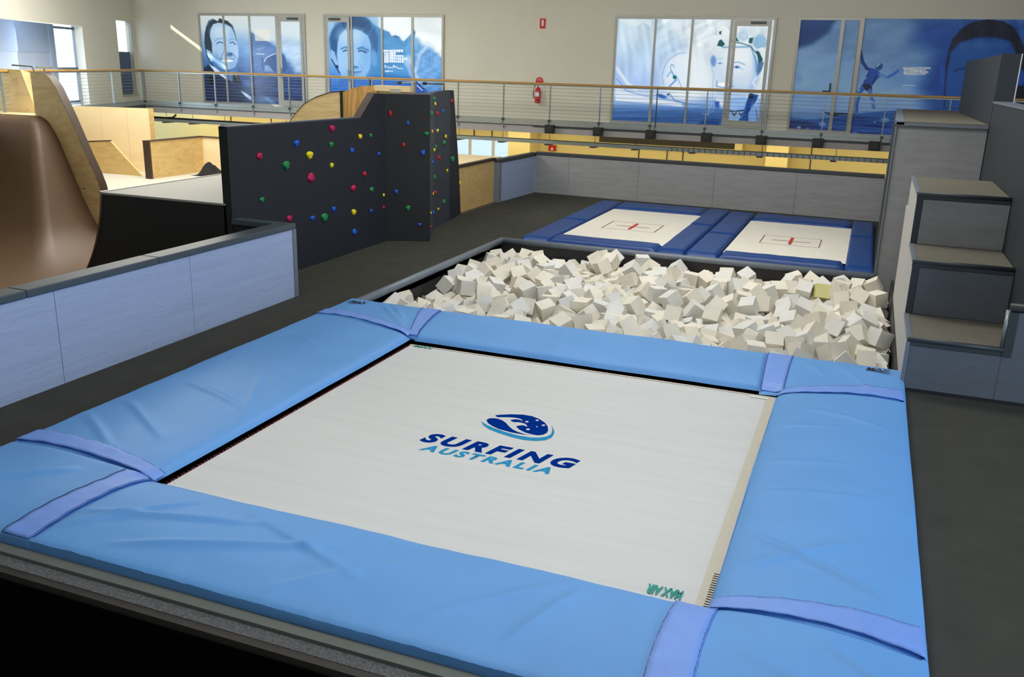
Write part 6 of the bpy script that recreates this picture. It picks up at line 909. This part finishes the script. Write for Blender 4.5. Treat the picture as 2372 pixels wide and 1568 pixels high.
# plywood divider fin
dv = thing('ramp_divider', (-17.5, 16.3, -1.2), 'tall curved birch plywood divider with brown edge beside the brown ramp', 'skate ramp')
outc = [(-18.43, 2.90), (-18.15, 2.91), (-17.98, 2.88), (-17.85, 2.78), (-17.69, 2.57), (-17.38, 1.95), (-16.99, 1.08), (-16.80, .70), (-16.69, .42), (-16.62, .12), (-16.58, -.2), (-16.57, -1.2)]
prof3(outc + [(-18.43, -1.2)], 16.30, (0, .20, 0)).build('side_panel', 'ply', dv)
ee = [Vector((x + .012, 0, z + .004)) for x, z in outc[1:]]
mb = MB(); mb.grid(lambda u, v: (ee[int(round(v * (len(ee) - 1)))].x, 16.295 + u * .22, ee[int(round(v * (len(ee) - 1)))].z), 1, len(ee) - 1); mb.build('top_edge', 'brown_dk', dv, smooth=True)
# plywood back panels of the left platform
lp = thing('plywood_panel', (-20, 16.9, 1.9), 'birch plywood panel with slanted right edge above the brown ramp', 'panel')
prof3([(-20.5, 2.96), (-19.42, 2.94), (-19.05, 1.93), (-20.5, 1.93)], 16.9, (0, .05, 0)).build('face', 'ply', lp)
MB().add([(-19.42, 16.9, 2.94), (-19.05, 16.9, 1.93), (-18.85, 17.4, 1.93), (-19.25, 17.4, 2.8)], [(0, 1, 2, 3)]).build('slanted_side', 'ply_gold', lp)
rl = thing('grab_rail', (-18.9, 17, 1.9), 'thin dark steel rail beside the left plywood panel', 'grab rail')
MB().tube([(-19.9, 17.1, 3.04), (-19.25, 17.1, 3.02), (-18.75, 17.2, 1.93)], .018).build('tube', 'steel_dk', rl); MB().tube([(-19.3, 17.1, 2.85), (-19.05, 17.1, 2.85)], .02).build('bracket', 'steel', rl)
r2 = thing('grab_rail', (-18.2, 16.4, 2.9), 'short grey steel rail on top of the curved plywood divider', 'grab rail')
MB().tube([(-18.45, 16.5, 3.02), (-17.95, 16.5, 3.02)], .022).build('tube', 'steel', r2); MB().tube([(-18.2, 16.5, 2.88), (-18.2, 16.5, 3.02)], .018).build('post', 'steel', r2)
# rear floor and plywood boxes
struct(B(-21.8, -9.0, 16.62, 24.4, .1, .2).build('floor_rear', 'deck'))
tw = thing('plywood_wall', (-19.7, 20, .2), 'tall pale plywood wall standing under the walkway corner', 'wall')
tp = [(-21.0, 19.7), (-18.72, 20.3), (-18.62, 20.85), (-21.0, 20.3)]
xs_ = [-21.0, -20.1, -19.35, -18.72]
for a, b in zip(xs_[:-1], xs_[1:]):
    f = lambda x: 19.7 + (x + 21.0) * .263
    MB().hull([(a + .004, f(a)), (b - .004, f(b)), (b - .004, f(b) + .05), (a + .004, f(a) + .05)], .2, 1.955).build('panel', 'ply_pale', tw)
MB().hull([(-18.72, 20.3), (-18.70, 20.47), (-18.78, 20.48), (-18.8, 20.35)], .2, 1.955).build('end_strip', 'ply_gold', tw)
sx = thing('slanted_plywood_panel', (-19.7, 19.6, .2), 'knotty plywood panel with slanted right edge in front of the tall wall', 'panel')
prof3([(-20.75, .98), (-19.35, 1.09), (-18.35, .2), (-20.75, .2)], 19.45, (0, .05, 0)).build('face', 'ply_gold', sx)
prof3([(-20.75, .98), (-19.35, 1.09), (-19.35, 1.115), (-20.75, 1.005)], 19.44, (0, .07, 0)).build('top_edge', 'brown_dk', sx)
bx = thing('plywood_box', (-17.5, 20, .2), 'knotty plywood box with dark left edge near the climbing wall', 'box')
B(-17.92, -17.72, 19.12, 19.18, .2, 1.185).build('end_strip', 'brown_dk', bx)
B(-17.9, -17.74, 19.18, 21.3, .2, 1.18).build('panel', 'ply_gold', bx); B(-17.74, -14.5, 21.25, 21.35, .2, 1.18).build('panel', 'ply_pale', bx)
B(-17.93, -17.72, 19.12, 21.36, 1.18, 1.2).build('top_edge', 'brown_dk', bx); B(-17.72, -14.5, 21.22, 21.36, 1.18, 1.2).build('top_edge', 'brown_dk', bx)
cl = MB(); cl.grid(lambda u, v: (-17.45 + u * 1.5, 20.3 + v * .7, .2 + max(0, (.30 * math.exp(-((u - .28) / .15) ** 2) + .14 * math.exp(-((u - .9) / .12) ** 2) + .05) * math.sin(v * math.pi) * (1 + .3 * mnoise.noise(Vector((u * 9, v * 4, 1)))) * min(1, u * 6))), 40, 16)
tag(cl.build('cloth', 'cloth'), 'black cloth heap on the pale floor in the plywood box corner', 'cloth')
# curved plywood pieces seen over the climbing wall
dm = thing('plywood_dome', (-11.8, 18, .2), 'rounded birch plywood ramp side with knots above the climbing wall', 'skate ramp')
prof3([(-13.2, .2), (-12.95, 1.2), (-12.75, 1.62), (-12.51, 1.97), (-12.3, 2.2), (-12.10, 2.38), (-11.9, 2.49), (-11.73, 2.56), (-11.4, 2.66), (-11.13, 2.70), (-11.13, .2)], 18.0, (0, .12, 0)).build('side_panel', 'ply', dm)
prof3([(-12.52, 1.97), (-12.3, 2.21), (-12.10, 2.39), (-11.9, 2.50), (-11.73, 2.575), (-11.4, 2.675), (-11.08, 2.715), (-11.08, 2.70), (-11.4, 2.66), (-11.73, 2.56), (-11.9, 2.49), (-12.10, 2.375), (-12.3, 2.195)], 17.99, (0, .14, 0)).build('edge_strip', 'brown_dk', dm)
B(-11.13, -11.07, 17.98, 18.1, .2, 2.70).build('seam_strip', 'black', dm)
d2 = thing('plywood_launch_ramp', (-10.2, 18.1, .2), 'strongly grained plywood ramp with flat top above the climbing wall', 'skate ramp')
prof3([(-11.07, 2.68), (-10.9, 2.75), (-10.6, 2.83), (-10.2, 2.85), (-10.2, .2), (-11.07, .2)], 18.0, (0, .1, 0)).build('side_panel', mat_grain, d2)
prof3([(-10.2, 2.85), (-9.4, 2.84), (-9.4, .2), (-10.2, .2)], 18.06, (0, .1, 0)).build('recessed_panel', 'ply_pale', d2)
B(-10.25, -9.38, 17.98, 18.2, 2.74, 2.86).build('top_rail', 'ply_pale', d2); B(-9.85, -9.6, 17.96, 17.98, 2.72, 2.80).build('bracket', 'deck', d2)
gr = thing('grab_rail', (-9.3, 18.1, 2.8), 'small steel grab rail on the right end of the plywood ramp top', 'grab rail')
MB().tube([(-9.3, 18.05, 2.5), (-9.3, 18.05, 2.95), (-9.62, 18.05, 2.93)], .016).build('tube', 'steel', gr); MB().tube([(-9.62, 18.05, 2.93), (-9.7, 18.05, 2.925)], .03).build('end_cap', 'black', gr)
# golden box to the right of the climbing wall
gb = thing('plywood_box', (-9.5, 20.4, 0), 'golden plywood box right of the climbing wall beside the grey wall end', 'box')
B(-8.83, -8.75, 18.9, 21.4, -.05, 1.07).build('panel', 'ply_gold', gb); B(-11.5, -8.78, 18.9, 21.9, 1.07, 1.10).build('top_board', 'ply_pale', gb); B(-8.84, -8.72, 18.9, 21.4, 1.06, 1.115).build('top_edge', 'brown_dk', gb)
struct(B(-11.9, -8.75, 16.9, 24, -.16, -.06).build('floor_side', 'deck'))
